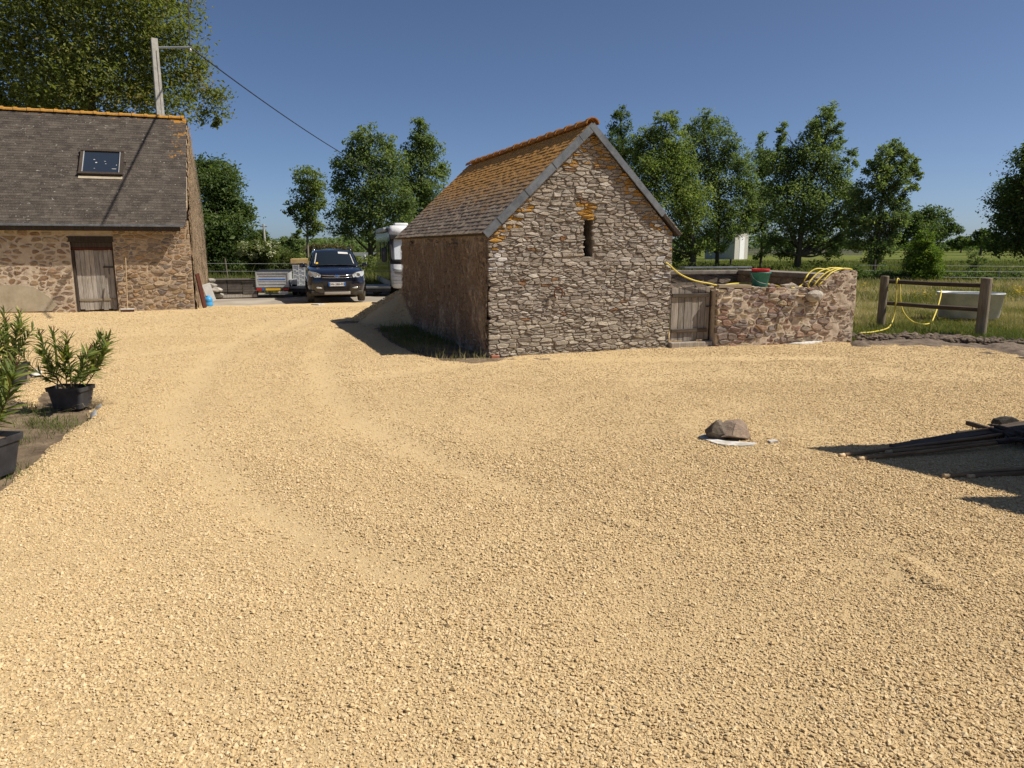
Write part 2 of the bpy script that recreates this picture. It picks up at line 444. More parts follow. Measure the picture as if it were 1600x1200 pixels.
M['leaf_ash_light'] = leaf_mat('leaf_ash_light', [(0, (0.112, 0.155, 0.05)), (0.5, (0.174, 0.224, 0.067)), (1, (0.246, 0.291, 0.095))], .48)
M['leaf_dark'] = leaf_mat('leaf_dark', [(0, (0.053, 0.088, 0.032)), (0.5, (0.09, 0.132, 0.042)), (1, (0.15, 0.196, 0.058))], .45)
M['leaf_bush'] = leaf_mat('leaf_bush', [(0, (.07, .095, .026)), (.6, (.12, .15, .038)), (1, (.18, .20, .065))], .45)
M['leaf_bright'] = leaf_mat('leaf_bright', [(0, (.09, .14, .022)), (.6, (.14, .21, .032)), (1, (.20, .26, .045))], .45)
M['leaf_brown'] = leaf_mat('leaf_brown', [(0, (.09, .085, .04)), (1, (.19, .16, .075))], .35)
M['flower'] = leaf_mat('elder_blossom', [(0, (.26, .29, .14)), (1, (.46, .47, .30))], .2)
M['yellow_flower'] = leaf_mat('yellow_flower', [(0, (.45, .30, .02)), (1, (.60, .42, .03))], .2)
M['grass'] = leaf_mat('grass_blade', [(0, (.075, .105, .022)), (.35, (.135, .155, .035)), (.65, (.27, .235, .105)), (1, (.42, .36, .21))], .3, rough=.7)
M['oleander'] = leaf_mat('oleander_leaf', [(0, (.12, .155, .036)), (.5, (.185, .22, .055)), (.9, (.25, .27, .08)), (1, (.42, .36, .09))], .38, True, .5)
M['stem'] = basic('green_brown_stem', (.10, .075, .04), (.18, .14, .075), 20, .8, 0)

# ================================================================== GROUND
def seg_dist(px, py, a, b):
    ax, ay = a; bx, by = b
    dx, dy = bx - ax, by - ay
    t = np.clip(((px - ax) * dx + (py - ay) * dy) / (dx * dx + dy * dy + 1e-12), 0, 1)
    return np.hypot(px - ax - t * dx, py - ay - t * dy)
def poly_sd(px, py, poly):
    d = np.full(px.shape, 1e9); ins = np.zeros(px.shape, bool)
    for i in range(len(poly)):
        a, b = poly[i], poly[(i + 1) % len(poly)]
        d = np.minimum(d, seg_dist(px, py, a, b))
        cond = ((a[1] > py) != (b[1] > py))
        with np.errstate(divide='ignore', invalid='ignore'):
            xx = (b[0] - a[0]) * (py - a[1]) / (b[1] - a[1] + 1e-12) + a[0]
        ins ^= cond & (px < xx)
    return np.where(ins, d, -d)
def G2(u, v): p = gp(u, v); return (p.x, p.y)

BED = [(-9, 2.5), (-4.2, 4.6), G2(0, 774), G2(30, 741), G2(62, 712), G2(104, 678), G2(142, 650), G2(150, 628), G2(118, 606), G2(62, 612), G2(46, 640), G2(20, 612), G2(52, 592), G2(40, 577), G2(-20, 572), (-12, 9.6)]
BACK = [G2(290, 479), G2(325, 478), G2(400, 476), G2(460, 474), G2(520, 473), G2(600, 470), (-3.0, 24.4)]
EDGE_R = [G2(1330, 534), G2(1385, 532), G2(1440, 531), G2(1520, 541), G2(1600, 553), (9.8, 11.4), (14, 9.6)]
YARD = [(-12, -4), (-12, 2.4)] + [(-9, 2.5)] + BED[1:] + [(-15, 10.5), (-15, 20)] + BACK + [(-1, 22), (1.5, 17), (4.8, 14.6)] + EDGE_R + [(14, -4)]
PATCH = [G2(588, 512), G2(600, 528), G2(640, 549), G2(690, 562), G2(735, 564), G2(767, 561), (0.3, 12.4), (-1.4, 17.0), G2(640, 500), G2(610, 503)]
TRACKS = [[G2(560, 490), G2(520, 520), G2(500, 552), G2(512, 610), G2(560, 660), G2(660, 712), G2(800, 760)],
          [G2(430, 500), G2(330, 560), G2(275, 640), G2(290, 700), G2(375, 770), G2(470, 830), G2(640, 900)],
          [G2(480, 500), G2(400, 530), G2(300, 545), G2(150, 560)],
          [G2(600, 585), G2(800, 560), G2(1050, 560), G2(1300, 560)]]
def track_mask(x, y):
    m = np.zeros(np.shape(x))
    for tr in TRACKS:
        for a, b in zip(tr, tr[1:]):
            d = seg_dist(x, y, a, b)
            m = np.maximum(m, np.exp(-(d / .26) ** 2))
    return m
def yard_h(x, y):
    h = .030 * (vnoise(x * .45, y * .45, 3) - .5) + .022 * (vnoise(x * 1.6, y * 1.6, 5) - .5) + .012 * (vnoise(x * 5, y * 5, 8) - .5)
    h = h + .022 * np.exp(-(seg_dist(x, y, G2(1395, 878), G2(1475, 925)) / .07) ** 2) + .014 * np.exp(-(seg_dist(x, y, G2(960, 820), G2(1040, 842)) / .06) ** 2) + .012 * np.exp(-(seg_dist(x, y, G2(410, 826), G2(450, 830)) / .06) ** 2)
    return h - .020 * track_mask(x, y)
def yard_z(x, y):
    sd = np.minimum(poly_sd(x, y, YARD), -poly_sd(x, y, PATCH))
    sd = sd + .10 * (vnoise(x * 4, y * 4, 11) - .5)
    return yard_h(x, y) + np.clip(sd * 1.2, -.14, 0) - np.clip(.12 - sd, 0, .12) * .12, sd

ys = np.concatenate([np.arange(-3, 9.5, .06), np.arange(9.5, 25, .1)])
xs = np.arange(-15, 13.6, .09)
X, Y = np.meshgrid(xs, ys)
Z, SD = yard_z(X, Y)
nx, ny = len(xs), len(ys)
idx = np.arange(nx * ny).reshape(ny, nx)
quads = np.stack([idx[:-1, :-1], idx[:-1, 1:], idx[1:, 1:], idx[1:, :-1]], -1).reshape(-1, 4)
keep = (SD.ravel()[quads].max(1) > -.25)
quads = quads[keep]
used = np.unique(quads); remap = np.full(nx * ny, -1); remap[used] = np.arange(len(used))
V = np.stack([X.ravel(), Y.ravel(), Z.ravel()], 1)[used]
link('gravel_yard', np_mesh('gravel_yard', V, remap[quads], smooth=True), M['gravel_sheet'], kind='structure')

def sheet(name, poly, z, mat, step=.12, amp=.02, freq=3.0, drop=.1, seed=1):
    P = np.array(poly); x0, y0 = P.min(0) - .3; x1, y1 = P.max(0) + .3
    xs = np.arange(x0, x1, step); ys = np.arange(y0, y1, step)
    X, Y = np.meshgrid(xs, ys)
    sd = poly_sd(X, Y, poly) + .12 * (vnoise(X * 3, Y * 3, seed) - .5)
    Z = z + amp * (vnoise(X * freq, Y * freq, seed) - .5) * 2 + amp * (vnoise(X * freq * 3.1, Y * freq * 3.1, seed + 1) - .5) + np.clip(sd, -drop, 0)
    idx = np.arange(X.size).reshape(X.shape)
    q = np.stack([idx[:-1, :-1], idx[:-1, 1:], idx[1:, 1:], idx[1:, :-1]], -1).reshape(-1, 4)
    q = q[sd.ravel()[q].max(1) > -drop * 1.5]
    used = np.unique(q); rm = np.full(X.size, -1); rm[used] = np.arange(len(used))
    V = np.stack([X.ravel(), Y.ravel(), Z.ravel()], 1)[used]
    return link(name, np_mesh(name, V, rm[q], smooth=True), mat, kind='structure')

BEDB = [(-9, 2.3), (-4.1, 4.3)] + [(a + .12, b - .05) for a, b in BED[2:8]] + [(-4.3, 8.6), (-5.0, 10.4), (-12, 10.4), (-13, 4)]
sheet('planting_bed', BEDB, -.035, M['soil'], .08, .018, 2.5, seed=4)
sheet('bare_ground', [(-2.0, 11.2), (.6, 11.4), (.6, 14), (-1.6, 18), (-4.6, 18), (-4.2, 14)], -.03, M['soil'], .1, .012, 3, seed=9)
# dug earth along the right-hand edge of the gravel
EARTH = [G2(1335, 531), G2(1385, 523), G2(1440, 520), G2(1500, 521), G2(1530, 529), G2(1600, 540), (11, 11.0), (10, 10.8), G2(1600, 560), G2(1520, 548), G2(1440, 538), G2(1335, 540)]
sheet('dug_earth_strip', EARTH, -.005, M['soil_dark'], .06, .045, 3.2, seed=21)
TARMAC = [(-16, 19), (-9, 21.4), (-5, 22.6), (2, 22), (2, 30.5), (-6, 30.0), (-12, 29.2), (-17, 27)]
sheet('tarmac_lane', TARMAC, -.035, M['tarmac'], .5, .006, .6, drop=.06, seed=31)
me = bpy.data.meshes.new('meadow')
xs = [-3500, -400, -120, -40, -15, 15, 40, 120, 400, 3500]; ys = [-120, -20, 8, 20, 40, 80, 160, 400, 1200, 5500]
vs = [(x, y, -.075) for y in ys for x in xs]
me.from_pydata(vs, [], [(j * 10 + i, j * 10 + i + 1, (j + 1) * 10 + i + 1, (j + 1) * 10 + i) for j in range(9) for i in range(9)])
link('meadow', me, M['meadow'], kind='structure')

# heap of gravel against the back corner of the hut
HC = (-1.62, 18.25)
def heap():
    n, m = 72, 26
    vs = []
    for j in range(m + 1):
        r = j / m * 1.12
        for i in range(n):
            a = 2 * math.pi * i / n
            wob = 1 + .07 * math.sin(3 * a + 1) + .05 * math.sin(7 * a)
            x, y = HC[0] + math.cos(a) * r * 2.35 * wob, HC[1] + math.sin(a) * r * 1.75 * wob
            z = 1.42 * max(0, 1 - r) ** .95 * (1 - .12 * (1 - r)) - .02 - max(0, r - 1) * .6
            z += .035 * (float(vnoise(x * 3, y * 3, 2)) - .5)
            vs.append((x, y, z))
    fs = [(j * n + i, j * n + (i + 1) % n, (j + 1) * n + (i + 1) % n, (j + 1) * n + i) for j in range(m) for i in range(n)]
    o = link('gravel_heap', np_mesh('gravel_heap', vs, fs, smooth=True), M['gravel_sheet'])
    tag(o, 'heap of beige gravel against the back corner of the stone hut', 'gravel heap')
heap()

# ---- loose crushed stones lying on the yard (nobody could count them)
def stone_nodes():
    ng = bpy.data.node_groups.new('scatter_stones', 'GeometryNodeTree')
    ng.interface.new_socket('Geometry', in_out='INPUT', socket_type='NodeSocketGeometry')
    ng.interface.new_socket('Geometry', in_out='OUTPUT', socket_type='NodeSocketGeometry')
    N = ng.nodes.new; L = ng.links.new
    gi, go = N('NodeGroupInput'), N('NodeGroupOutput')
    join = N('GeometryNodeJoinGeometry')
    for k in range(6):
        ico = N('GeometryNodeMeshIcoSphere'); ico.inputs['Radius'].default_value = 1.0; ico.inputs['Subdivisions'].default_value = 1
        rv = N('FunctionNodeRandomValue'); rv.data_type = 'FLOAT_VECTOR'
        rv.inputs[0].default_value = (-.42,) * 3; rv.inputs[1].default_value = (.42,) * 3; rv.inputs['Seed'].default_value = 11 + k * 7
        sp = N('GeometryNodeSetPosition'); L(ico.outputs[0], sp.inputs[0]); L(rv.outputs[0], sp.inputs['Offset'])
        tr = N('GeometryNodeTransform'); L(sp.outputs[0], tr.inputs[0]); tr.inputs['Scale'].default_value = (1.25, .95, .55 + .05 * k)
        sm = N('GeometryNodeSetMaterial'); L(tr.outputs[0], sm.inputs[0]); sm.inputs['Material'].default_value = M['gravel_stone']
        sh = N('GeometryNodeSetShadeSmooth'); L(sm.outputs[0], sh.inputs[0]); sh.inputs['Shade Smooth'].default_value = False
        ti = N('GeometryNodeGeometryToInstance'); L(sh.outputs[0], ti.inputs[0]); L(ti.outputs[0], join.inputs[0])
    iop = N('GeometryNodeInstanceOnPoints'); iop.inputs['Pick Instance'].default_value = True
    L(gi.outputs[0], iop.inputs['Points']); L(join.outputs[0], iop.inputs['Instance'])
    ri = N('FunctionNodeRandomValue'); ri.data_type = 'INT'; ri.inputs[4].default_value = 0; ri.inputs[5].default_value = 5
    L(ri.outputs[2], iop.inputs['Instance Index'])
    rr = N('FunctionNodeRandomValue'); rr.data_type = 'FLOAT_VECTOR'; rr.inputs[0].default_value = (-.32, -.32, 0); rr.inputs[1].default_value = (.32, .32, 6.28)
    L(rr.outputs[0], iop.inputs['Rotation'])
    na = N('GeometryNodeInputNamedAttribute'); na.data_type = 'FLOAT'; na.inputs['Name'].default_value = 'sc'
    L(na.outputs[0], iop.inputs['Scale']); L(iop.outputs[0], go.inputs[0])
    return ng
NG = stone_nodes()
def scatter(name, P, sc):
    me = bpy.data.meshes.new(name); me.vertices.add(len(P)); me.vertices.foreach_set('co', np.asarray(P, np.float32).ravel())
    a = me.attributes.new('sc', 'FLOAT', 'POINT'); a.data.foreach_set('value', np.asarray(sc, np.float32))
    o = link(name, me, M['gravel_stone'], kind='stuff')
    md = o.modifiers.new('stones', 'NODES'); md.node_group = NG
    return o
def yard_stones():
    rng = np.random.default_rng(21); PP, SS = [], []
    for y0, y1, dens, s in ((1.9, 3.6, 13500, .0047), (3.6, 6.0, 9500, .0050), (6.0, 9.5, 5000, .0052), (9.5, 14.5, 2200, .0060), (14.5, 22, 650, .0075)):
        xa, xb = -.78 * y1 - .6, .78 * y1 + .6
        n = int((xb - xa) * (y1 - y0) * dens)
        x = rng.uniform(xa, xb, n); y = rng.uniform(y0, y1, n)
        ok = np.abs(x) < .74 * y + .5; x, y = x[ok], y[ok]
        z, sd = yard_z(x, y)
        ok = sd > -.05; x, y, z = x[ok], y[ok], z[ok]
        pat = .55 * vnoise(x * 1.1, y * 1.1, 41) + .45 * vnoise(x * 3.2, y * 3.2, 43)
        pat = np.clip((pat - .22) / .38, 0, 1)
        right = np.clip((x / np.maximum(y, 1) + .75) / 1.1, 0.0, 1)
        prob = (.88 + .12 * pat * (.62 + .38 * right)) * (1 - .78 * track_mask(x, y))
        ok = rng.random(len(x)) < prob; x, y, z, pat, right = x[ok], y[ok], z[ok], pat[ok], right[ok]
        sc = s * rng.lognormal(0, .34, len(x)) * (.78 + .28 * pat)
        sc = np.clip(sc, s * .35, s * 2.3)
        PP.append(np.stack([x, y, z + sc * (rng.uniform(-.25, .58, len(x)) + .22 * right * (y < 6.5))], 1)); SS.append(sc)
    scatter('loose_gravel', np.concatenate(PP), np.concatenate(SS))
    # a few stones on the heap
    n = 5000; a = rng.uniform(0, 6.28, n); r = np.sqrt(rng.random(n))
    x, y = HC[0] + np.cos(a) * r * 2.35, HC[1] + np.sin(a) * r * 1.75
    z = 1.42 * (1 - r) ** .95 * (1 - .12 * (1 - r))
    scatter('heap_gravel', np.stack([x, y, z], 1), rng.uniform(.01, .02, n))
yard_stones()
# clods on the dug earth
def clods():
    mb = MB(); rng = random.Random(5)
    P = [Vector((*p, 0)) for p in EARTH]
    for k in range(520):
        t = rng.random(); a = gp(1345 + 255 * t, 528 + 10 * max(0, t - .3)); x, y = a.x + rng.uniform(-.3, .3), a.y + rng.uniform(-.35, .45)
        s = rng.uniform(.012, .05) * (1.5 if .25 < t < .6 and rng.random() < .4 else 1)
        bm = bmesh.new(); bmesh.ops.create_icosphere(bm, subdivisions=1, radius=s)
        vs = [(x + v.co.x * rng.uniform(.8, 1.5), y + v.co.y * rng.uniform(.8, 1.4), .0 + s * .4 + v.co.z * rng.uniform(.6, 1)) for v in bm.verts]
        mb.add(vs, [tuple(v.index for v in f.verts) for f in bm.faces]); bm.free()
    mb.build('earth_clods', M['soil_dark'], kind='stuff')
clods()

# ================================================================== RUBBLE STONEWORK
def clip(poly, nx, nz, c):
    """keep nx*x+nz*z <= c"""
    out = []
    for i in range(len(poly)):
        a, b = poly[i], poly[(i + 1) % len(poly)]
        da, db = nx * a[0] + nz * a[1] - c, nx * b[0] + nz * b[1] - c
        if da <= 0: out.append(a)
        if (da < 0) != (db < 0) and da != db:
            t = da / (da - db); out.append((a[0] + (b[0] - a[0]) * t, a[1] + (b[1] - a[1]) * t))
    return out
def area(p): return .5 * abs(sum(a[0] * b[1] - b[0] * a[1] for a, b in zip(p, p[1:] + p[:1])))
def rubble(x0, x1, z0, z1, w, h, gap, rng, ax=.5, hole=None, cuts=(), hvar=.45):
    """irregular stone outlines filling a wall face: jittered courses, cut by bisectors with a joint between"""
    seeds = []; z = z0
    while z < z1:
        hh = h * rng.uniform(1 - hvar, 1 + hvar); x = x0 - rng.random() * w
        while x < x1 + w:
            ww = w * rng.choice((.3, .5, .7, .9, 1.0, 1.3, 1.7, 2.1)) * rng.uniform(.85, 1.15)
            seeds.append((x + ww / 2, z + hh * rng.uniform(.25, .75)))
            if rng.random() < .26: seeds.append((x + ww * rng.random(), z + hh * rng.random()))
            x += ww
        z += hh
    S = np.array(seeds); out = []
    for i, (sx, sz) in enumerate(seeds):
        if not (x0 - w * .3 < sx < x1 + w * .3 and z0 - h < sz < z1 + h): continue
        if hole and hole[0] < sx < hole[1] and hole[2] < sz < hole[3]: continue
        poly = [(x0, z0), (x1, z0), (x1, z1), (x0, z1)]
        d = (S[:, 0] - sx) ** 2 * ax * ax + (S[:, 1] - sz) ** 2
        for j in np.argsort(d)[1:22]:
            dx, dz = (S[j, 0] - sx), (S[j, 1] - sz)
            n = (ax * ax * dx, dz); ln = math.hypot(*n)
            if ln < 1e-9: continue
            m = (sx + dx / 2, sz + dz / 2)
            poly = clip(poly, n[0] / ln, n[1] / ln, (n[0] * m[0] + n[1] * m[1]) / ln - gap * .5 * rng.uniform(.5, 1.5))
            if len(poly) < 3: break
        for (nx, nz, c) in cuts:
            if len(poly) >= 3: poly = clip(poly, nx, nz, c)
        if hole and len(poly) >= 3:
            ex = [hole[0] - sx, sx - hole[1], hole[2] - sz, sz - hole[3]]; k = ex.index(max(ex))
            poly = clip(poly, *[(1, 0, hole[0] + rng.uniform(-.004, .032)), (-1, 0, -hole[1] + rng.uniform(-.004, .032)), (0, 1, hole[2] - .004), (0, -1, -hole[3] - .004)][k])
        if len(poly) >= 3 and area(poly) > .0011: out.append(poly)
    return out
def stone_solid(poly, rng, back, proud, inset, rough=.006, rnd=(.05, .2)):
    """front ring, inner ring and cap of one stone: local (x, out, z)"""
    cx = sum(p[0] for p in poly) / len(poly); cz = sum(p[1] for p in poly) / len(poly)
    q = []
    n = len(poly)
    for i in range(n):
        a, p, b = poly[i - 1], poly[i], poly[(i + 1) % n]
        la, lb = math.hypot(a[0] - p[0], a[1] - p[1]), math.hypot(b[0] - p[0], b[1] - p[1])
        if min(la, lb) < .012: q.append(p); continue
        if n <= 5 or rng.random() < .5 or rnd[1] > .25:
            ta, tb = rng.uniform(*rnd), rng.uniform(*rnd)
            q.append((p[0] + (a[0] - p[0]) * ta, p[1] + (a[1] - p[1]) * ta)); q.append((p[0] + (b[0] - p[0]) * tb, p[1] + (b[1] - p[1]) * tb))
        else: q.append((p[0] + rng.uniform(-1, 1) * rough, p[1] + rng.uniform(-1, 1) * rough))
    n = len(q); sz = math.sqrt(area(q) + 1e-6)
    ins = min(inset, sz * .2); tx, tz = rng.uniform(-.10, .10), rng.uniform(-.14, .10)
    vs = [(x, -back, z) for x, z in q]
    vs += [(x, proud - ins * 1.1 + rng.uniform(-1, 1) * rough, z) for x, z in q]
    for x, z in q:
        d = math.hypot(x - cx, z - cz) + 1e-6; f = max(.45, 1 - ins / d)
        xx, zz = cx + (x - cx) * f, cz + (z - cz) * f
        vs.append((xx, proud + tx * (x - cx) + tz * (z - cz) + rng.uniform(-1, 1) * rough, zz))
    fs = [(i, (i + 1) % n, n + (i + 1) % n, n + i) for i in range(n)] + [(n + i, n + (i + 1) % n, 2 * n + (i + 1) % n, 2 * n + i) for i in range(n)] + [tuple(2 * n + i for i in range(n))]
    return vs, fs
def lay(parent, polys, rng, colf, to3, limit=300, back=.05, proud=(0, .02), inset=.014, rough=.006, lichf=None, name='stone', mat='stone', rest='small_stones', rnd=(.05, .2)):
    """the largest stones as parts of their own, the remainder as one part"""
    polys = sorted(polys, key=area, reverse=True); restb = MB()
    for k, p in enumerate(polys):
        cx = sum(q[0] for q in p) / len(p); cz = sum(q[1] for q in p) / len(p)
        vs, fs = stone_solid(p, rng, back, rng.uniform(*proud), inset, rough, rnd)
        vs = [to3(x, o, z) for x, o, z in vs]
        b = restb if k >= limit else MB()
        b.add(vs, fs, colf(cx, cz, rng), lichf(cx, cz, rng) if lichf else 0.0)
        if k < limit: b.build(name, M[mat], parent)
    if restb.v: restb.build(rest, M[mat], parent, kind='stuff')
def pick(cols, rng, var=.13):
    c = rng.choice(cols); f = rng.uniform(1 - var, 1 + var)
    return tuple(x * f for x in c)

# ================================================================== STONE HUT
PHI = math.radians(20.6)
E1 = Vector((math.cos(PHI), math.sin(PHI), 0)); E2 = Vector((-math.sin(PHI), math.cos(PHI), 0))
HUT0 = gp(768, 557)
W, D = 3.30, 6.35
EZ, AX_, AZ = 1.965, 1.69, 3.60                     # eaves, apex of the gable
hut = thing('stone_hut', 'small rubble stone hut with orange lichened slate roof and a slit in its gable', 'hut', HUT0, PHI)
slope = (AZ - EZ) / AX_; slope_r = (AZ - EZ) / (W - AX_)
def gable_z(x): return EZ + slope * x if x < AX_ else EZ + slope_r * (W - x)
SL = (1.60, 1.775, 1.575, 2.165)                    # slit
mb = MB()
fy = lambda a, b, d: Vector((a, d, b))
T = .45
mb.prism([(0, -.1), (SL[0], -.1), (SL[0], gable_z(SL[0])), (0, EZ)], fy, .012, T)
mb.prism([(SL[1], -.1), (W, -.1), (W, EZ), (SL[1], gable_z(SL[1]))], fy, .012, T)
mb.prism([(SL[0], -.1), (SL[1], -.1), (SL[1], SL[2]), (SL[0], SL[2])], fy, .012, T)
mb.prism([(SL[0], SL[3]), (SL[1], SL[3]), (SL[1], gable_z(SL[1])), (AX_, AZ), (SL[0], gable_z(SL[0]))], fy, .012, T)
mb.build('gable_wall', M['mortar_dark'], hut)
mb = MB()
mb.box((W - T, T, -.1), (W, D, EZ)); mb.prism([(0, -.1), (W, -.1), (W, EZ), (AX_, AZ), (0, EZ)], fy, D - .4, D - .002)
mb.box((T, T, -.1), (W - T, D - .4, .02))
mb.build('back_wall', M['mortar_dark'], hut)
# long side wall with its mat of dead ivy roots: really uneven
def bristle_wall(name, origin_fn, L, H, mat, parent, seed, step=.045, amp=.05, top=None):
    na, nb = int(L / step), int(H / step)
    A, B = np.meshgrid(np.linspace(0, L, na + 1), np.linspace(0, 1, nb + 1))
    Hh = np.full_like(A, H) if top is None else top(A)
    Bz = B * Hh
    out = amp * (vnoise(A * 2.2, Bz * 1.6, seed) - .5) + amp * .8 * (vnoise(A * 9, Bz * 4, seed + 1) - .5) + amp * .55 * (vnoise(A * 21, Bz * 8, seed + 2) - .5)
    vs = [origin_fn(a, o, z) for a, o, z in zip(A.ravel(), out.ravel(), Bz.ravel())]
    idx = np.arange(A.size).reshape(A.shape)
    q = np.stack([idx[:-1, :-1], idx[:-1, 1:], idx[1:, 1:], idx[1:, :-1]], -1).reshape(-1, 4)
    return link(name, np_mesh(name, np.array([tuple(v) for v in vs]), q), mat, parent)
mb = MB(); mb.box((.02, T + .002, -.1), (T, D - .402, EZ - .02)); mb.build('side_wall_core', M['mortar_dark'], hut)
bristle_wall('side_wall', lambda a, o, z: (-.035 - o - .02 * (1.9 - z) * .4, .0 + a, z - .05), D - .02, EZ + .03, M['bristle_hut'], hut, 61, .03, .085)
def twigs(name, fn, L, H, n, mat, parent, seed, ln=(.06, .2), w=.006, top=None, low=0.0):
    rng = np.random.default_rng(seed)
    a = rng.uniform(0, L, n); z = rng.uniform(low, 1, n) * (H if top is None else top(a))
    l = rng.uniform(*ln, n); da = rng.normal(0, .25, n) * l; o0 = rng.uniform(.0, .045, n); o1 = o0 + rng.uniform(.0, .05, n)
    vs = []
    for i in range(n):
        vs += [fn(a[i], o0[i], z[i]), fn(a[i] + w, o0[i], z[i]), fn(a[i] + da[i] + w * .5, o1[i], z[i] + l[i])]
    return link(name, np_mesh(name, np.array([tuple(v) for v in vs]), np.arange(3 * n).reshape(-1, 3)), mat, parent, 'stuff')
twigs('ivy_twigs', lambda a, o, z: (-.04 - o, .03 + a, z), D - .1, EZ - .25, 13000, M['twig'], hut, 62, (.05, .2), .016)
# whitish stones showing at the foot of the side wall
rngs = random.Random(3)
pl_ = rubble(.05, D - .1, .0, EZ - .1, .17, .08, .03, rngs, .5)
pl_ = [p for p in pl_ if rngs.random() < max(.34, .80 - .6 * (sum(q[1] for q in p) / len(p)))]
lay(hut, pl_, rngs, lambda x, z, r: pick([(.40, .34, .27), (.50, .44, .37), (.30, .24, .18)] if z < .6 else [(.32, .23, .155), (.40, .30, .21), (.26, .18, .12)], r), lambda x, o, z: (-.055 - o, x, z), 200, .04, (0, .03), .012)
# gable stones
rngs = random.Random(12)
cuts = [(-slope / math.hypot(slope, 1), 1 / math.hypot(slope, 1), (EZ - .01) / math.hypot(slope, 1)),
        (slope_r / math.hypot(slope_r, 1), 1 / math.hypot(slope_r, 1), (EZ - .01 + slope_r * W) / math.hypot(slope_r, 1))]
gp_ = rubble(-.045, W, -.06, AZ, .165, .052, .0075, rngs, .36, SL, cuts, .75)
GC = [tuple(1.22 * (.72 * c_ + .28 * t_[1]) for c_ in t_) for t_ in ((.37, .30, .22), (.33, .265, .195), (.40, .335, .255), (.29, .23, .17), (.36, .29, .215), (.44, .38, .30), (.33, .28, .22), (.38, .305, .215), (.28, .22, .16))]
def gcol(x, z, r):
    if abs(x - .16) < .14 and 1.35 < z < 1.68 and r.random() < .75: return (.62, .58, .54)
    if x > 2.95 and 1.2 < z < 1.85 and r.random() < .45: return (.50, .47, .43)
    if z < .55: return pick([(.45, .39, .31), (.38, .33, .26), (.50, .44, .35), (.33, .28, .22)], r)
    if r.random() < .012: return (.30, .17, .09)
    return pick(GC, r)
def glich(x, z, r):
    d = gable_z(x) - z
    if abs(x - 1.69) < .16 and 2.16 < z < 2.42: return .85
    if z > 3.0: return .62 if r.random() < .6 else .15
    if d < .34 and (x < .75 or x > 2.1): return .72 if r.random() < .42 else .0
    if d < .3: return .4 if r.random() < .3 else 0
    return .32 if r.random() < .03 else -.15
lay(hut, gp_, rngs, gcol, lambda x, o, z: (x, -o, z), 300, .045, (-.008, .016), .012, .005, glich)
mb = MB(); mb.bbox((-.02, -.055, -.05), (.12, .05, .018), .01, Matrix.Rotation(.06, 3, 'Y')); mb.build('brick', basic('red_brick', (.30, .10, .055), (.42, .17, .1), 14, .9, .4, .006), hut)
# roof: slab, slates, ridge tiles, verge flashing
EU = Vector((-.15, 0, 1.945)); RT = Vector((AX_, 0, 3.665)); ER = Vector((W + .13, 0, 1.945))
y0r, y1r = -.055, D + .10
mb = MB()
def slab(mb, a, b, th, ya, yb):
    n = Vector((-(b - a).z, 0, (b - a).x)).normalized() * th
    if n.z < 0: n = -n
    mb.prism([(a.x, a.z), (b.x, b.z), (b.x - n.x, b.z - n.z), (a.x - n.x, a.z - n.z)], fy, ya, yb)
slab(mb, EU, RT, .05, y0r + .02, y1r - .02); slab(mb, ER, RT, .05, y0r, y1r)
mb.build('roof_boarding', M['wood_dark'], hut)
def slates(parent, A, B, ya, yb, w, ex, rng, mat, limit, P0=None, th=.007, lichf=None, keep=None, lf=(.010, .006), tl=.003, top=.003, jt=.002):
    """courses of slates from eave A to ridge B between ya and yb; returns nothing"""
    u = (B - A); Ls = u.length; u.normalize(); n = Vector((-u.z, 0, u.x)); n = n if n.z > 0 else -n
    rows = int(Ls / ex); ex = Ls / rows; items = []
    for r in range(rows + 1):
        y = ya - w * ((.5 if r % 2 else 0) + .33 * rng.random())
        while y < yb:
            wy = w * rng.uniform(.9, 1.1); a, b = max(y, ya) + jt, min(y + wy, yb) - jt
            if b - a > .03: items.append((r, a, b))
            y += wy
    items.sort(key=lambda t: t[1] + t[0] * .02) if P0 is None else items.sort(key=P0)
    rest = [[], [], [], []]; nb = 0
    for k, (r, a, b) in enumerate(items):
        s0 = r * ex - .02 + rng.uniform(-.006, .006); s1 = min(s0 + ex * 1.75, Ls)
        if keep and not keep((s0 + s1) / 2, (a + b) / 2): continue
        lift = lf[0] + rng.uniform(0, lf[1]); tw = rng.uniform(-tl, tl)
        t_ = rng.random(); vs = []
        for (s, yy, hgt) in ((s0 + rng.uniform(-.006, .006), a, lift + tw), (s0 + rng.uniform(-.006, .006), b, lift - tw), (s1, b, top), (s1, a, top)):
            vs.append(A + u * s + Vector((0, yy, 0)) + n * hgt)
        vs += [v + n * th for v in vs]
        vs = [tuple(v) for v in vs]
        fs = [(0, 1, 2, 3), (4, 7, 6, 5), (0, 4, 5, 1), (1, 5, 6, 2), (2, 6, 7, 3), (3, 7, 4, 0)]
        li = lichf(s0 / Ls, a, rng) if lichf else 0
        if k < limit:
            me = np_mesh('slate', vs, fs, [t_] * 8)
            if lichf: at_ = me.attributes.new('lich', 'FLOAT', 'POINT'); at_.data.foreach_set('value', [li] * 8)
            link('slate', me, mat, parent)
        else:
            rest[0] += vs; rest[1] += [tuple(i + nb for i in f) for f in fs]; rest[2] += [t_] * 8; rest[3] += [li] * 8; nb += 8
    if rest[0]:
        me = np_mesh('slate_covering', rest[0], rest[1], rest[2])
        at_ = me.attributes.new('lich', 'FLOAT', 'POINT'); at_.data.foreach_set('value', rest[3])
        link('slate_covering', me, mat, parent, 'stuff')
rngs = random.Random(5)
slates(hut, EU, RT, y0r, y1r, .175, .098, rngs, M['slate_hut'], 300, th=.008, lf=(.012, .008), tl=.004)
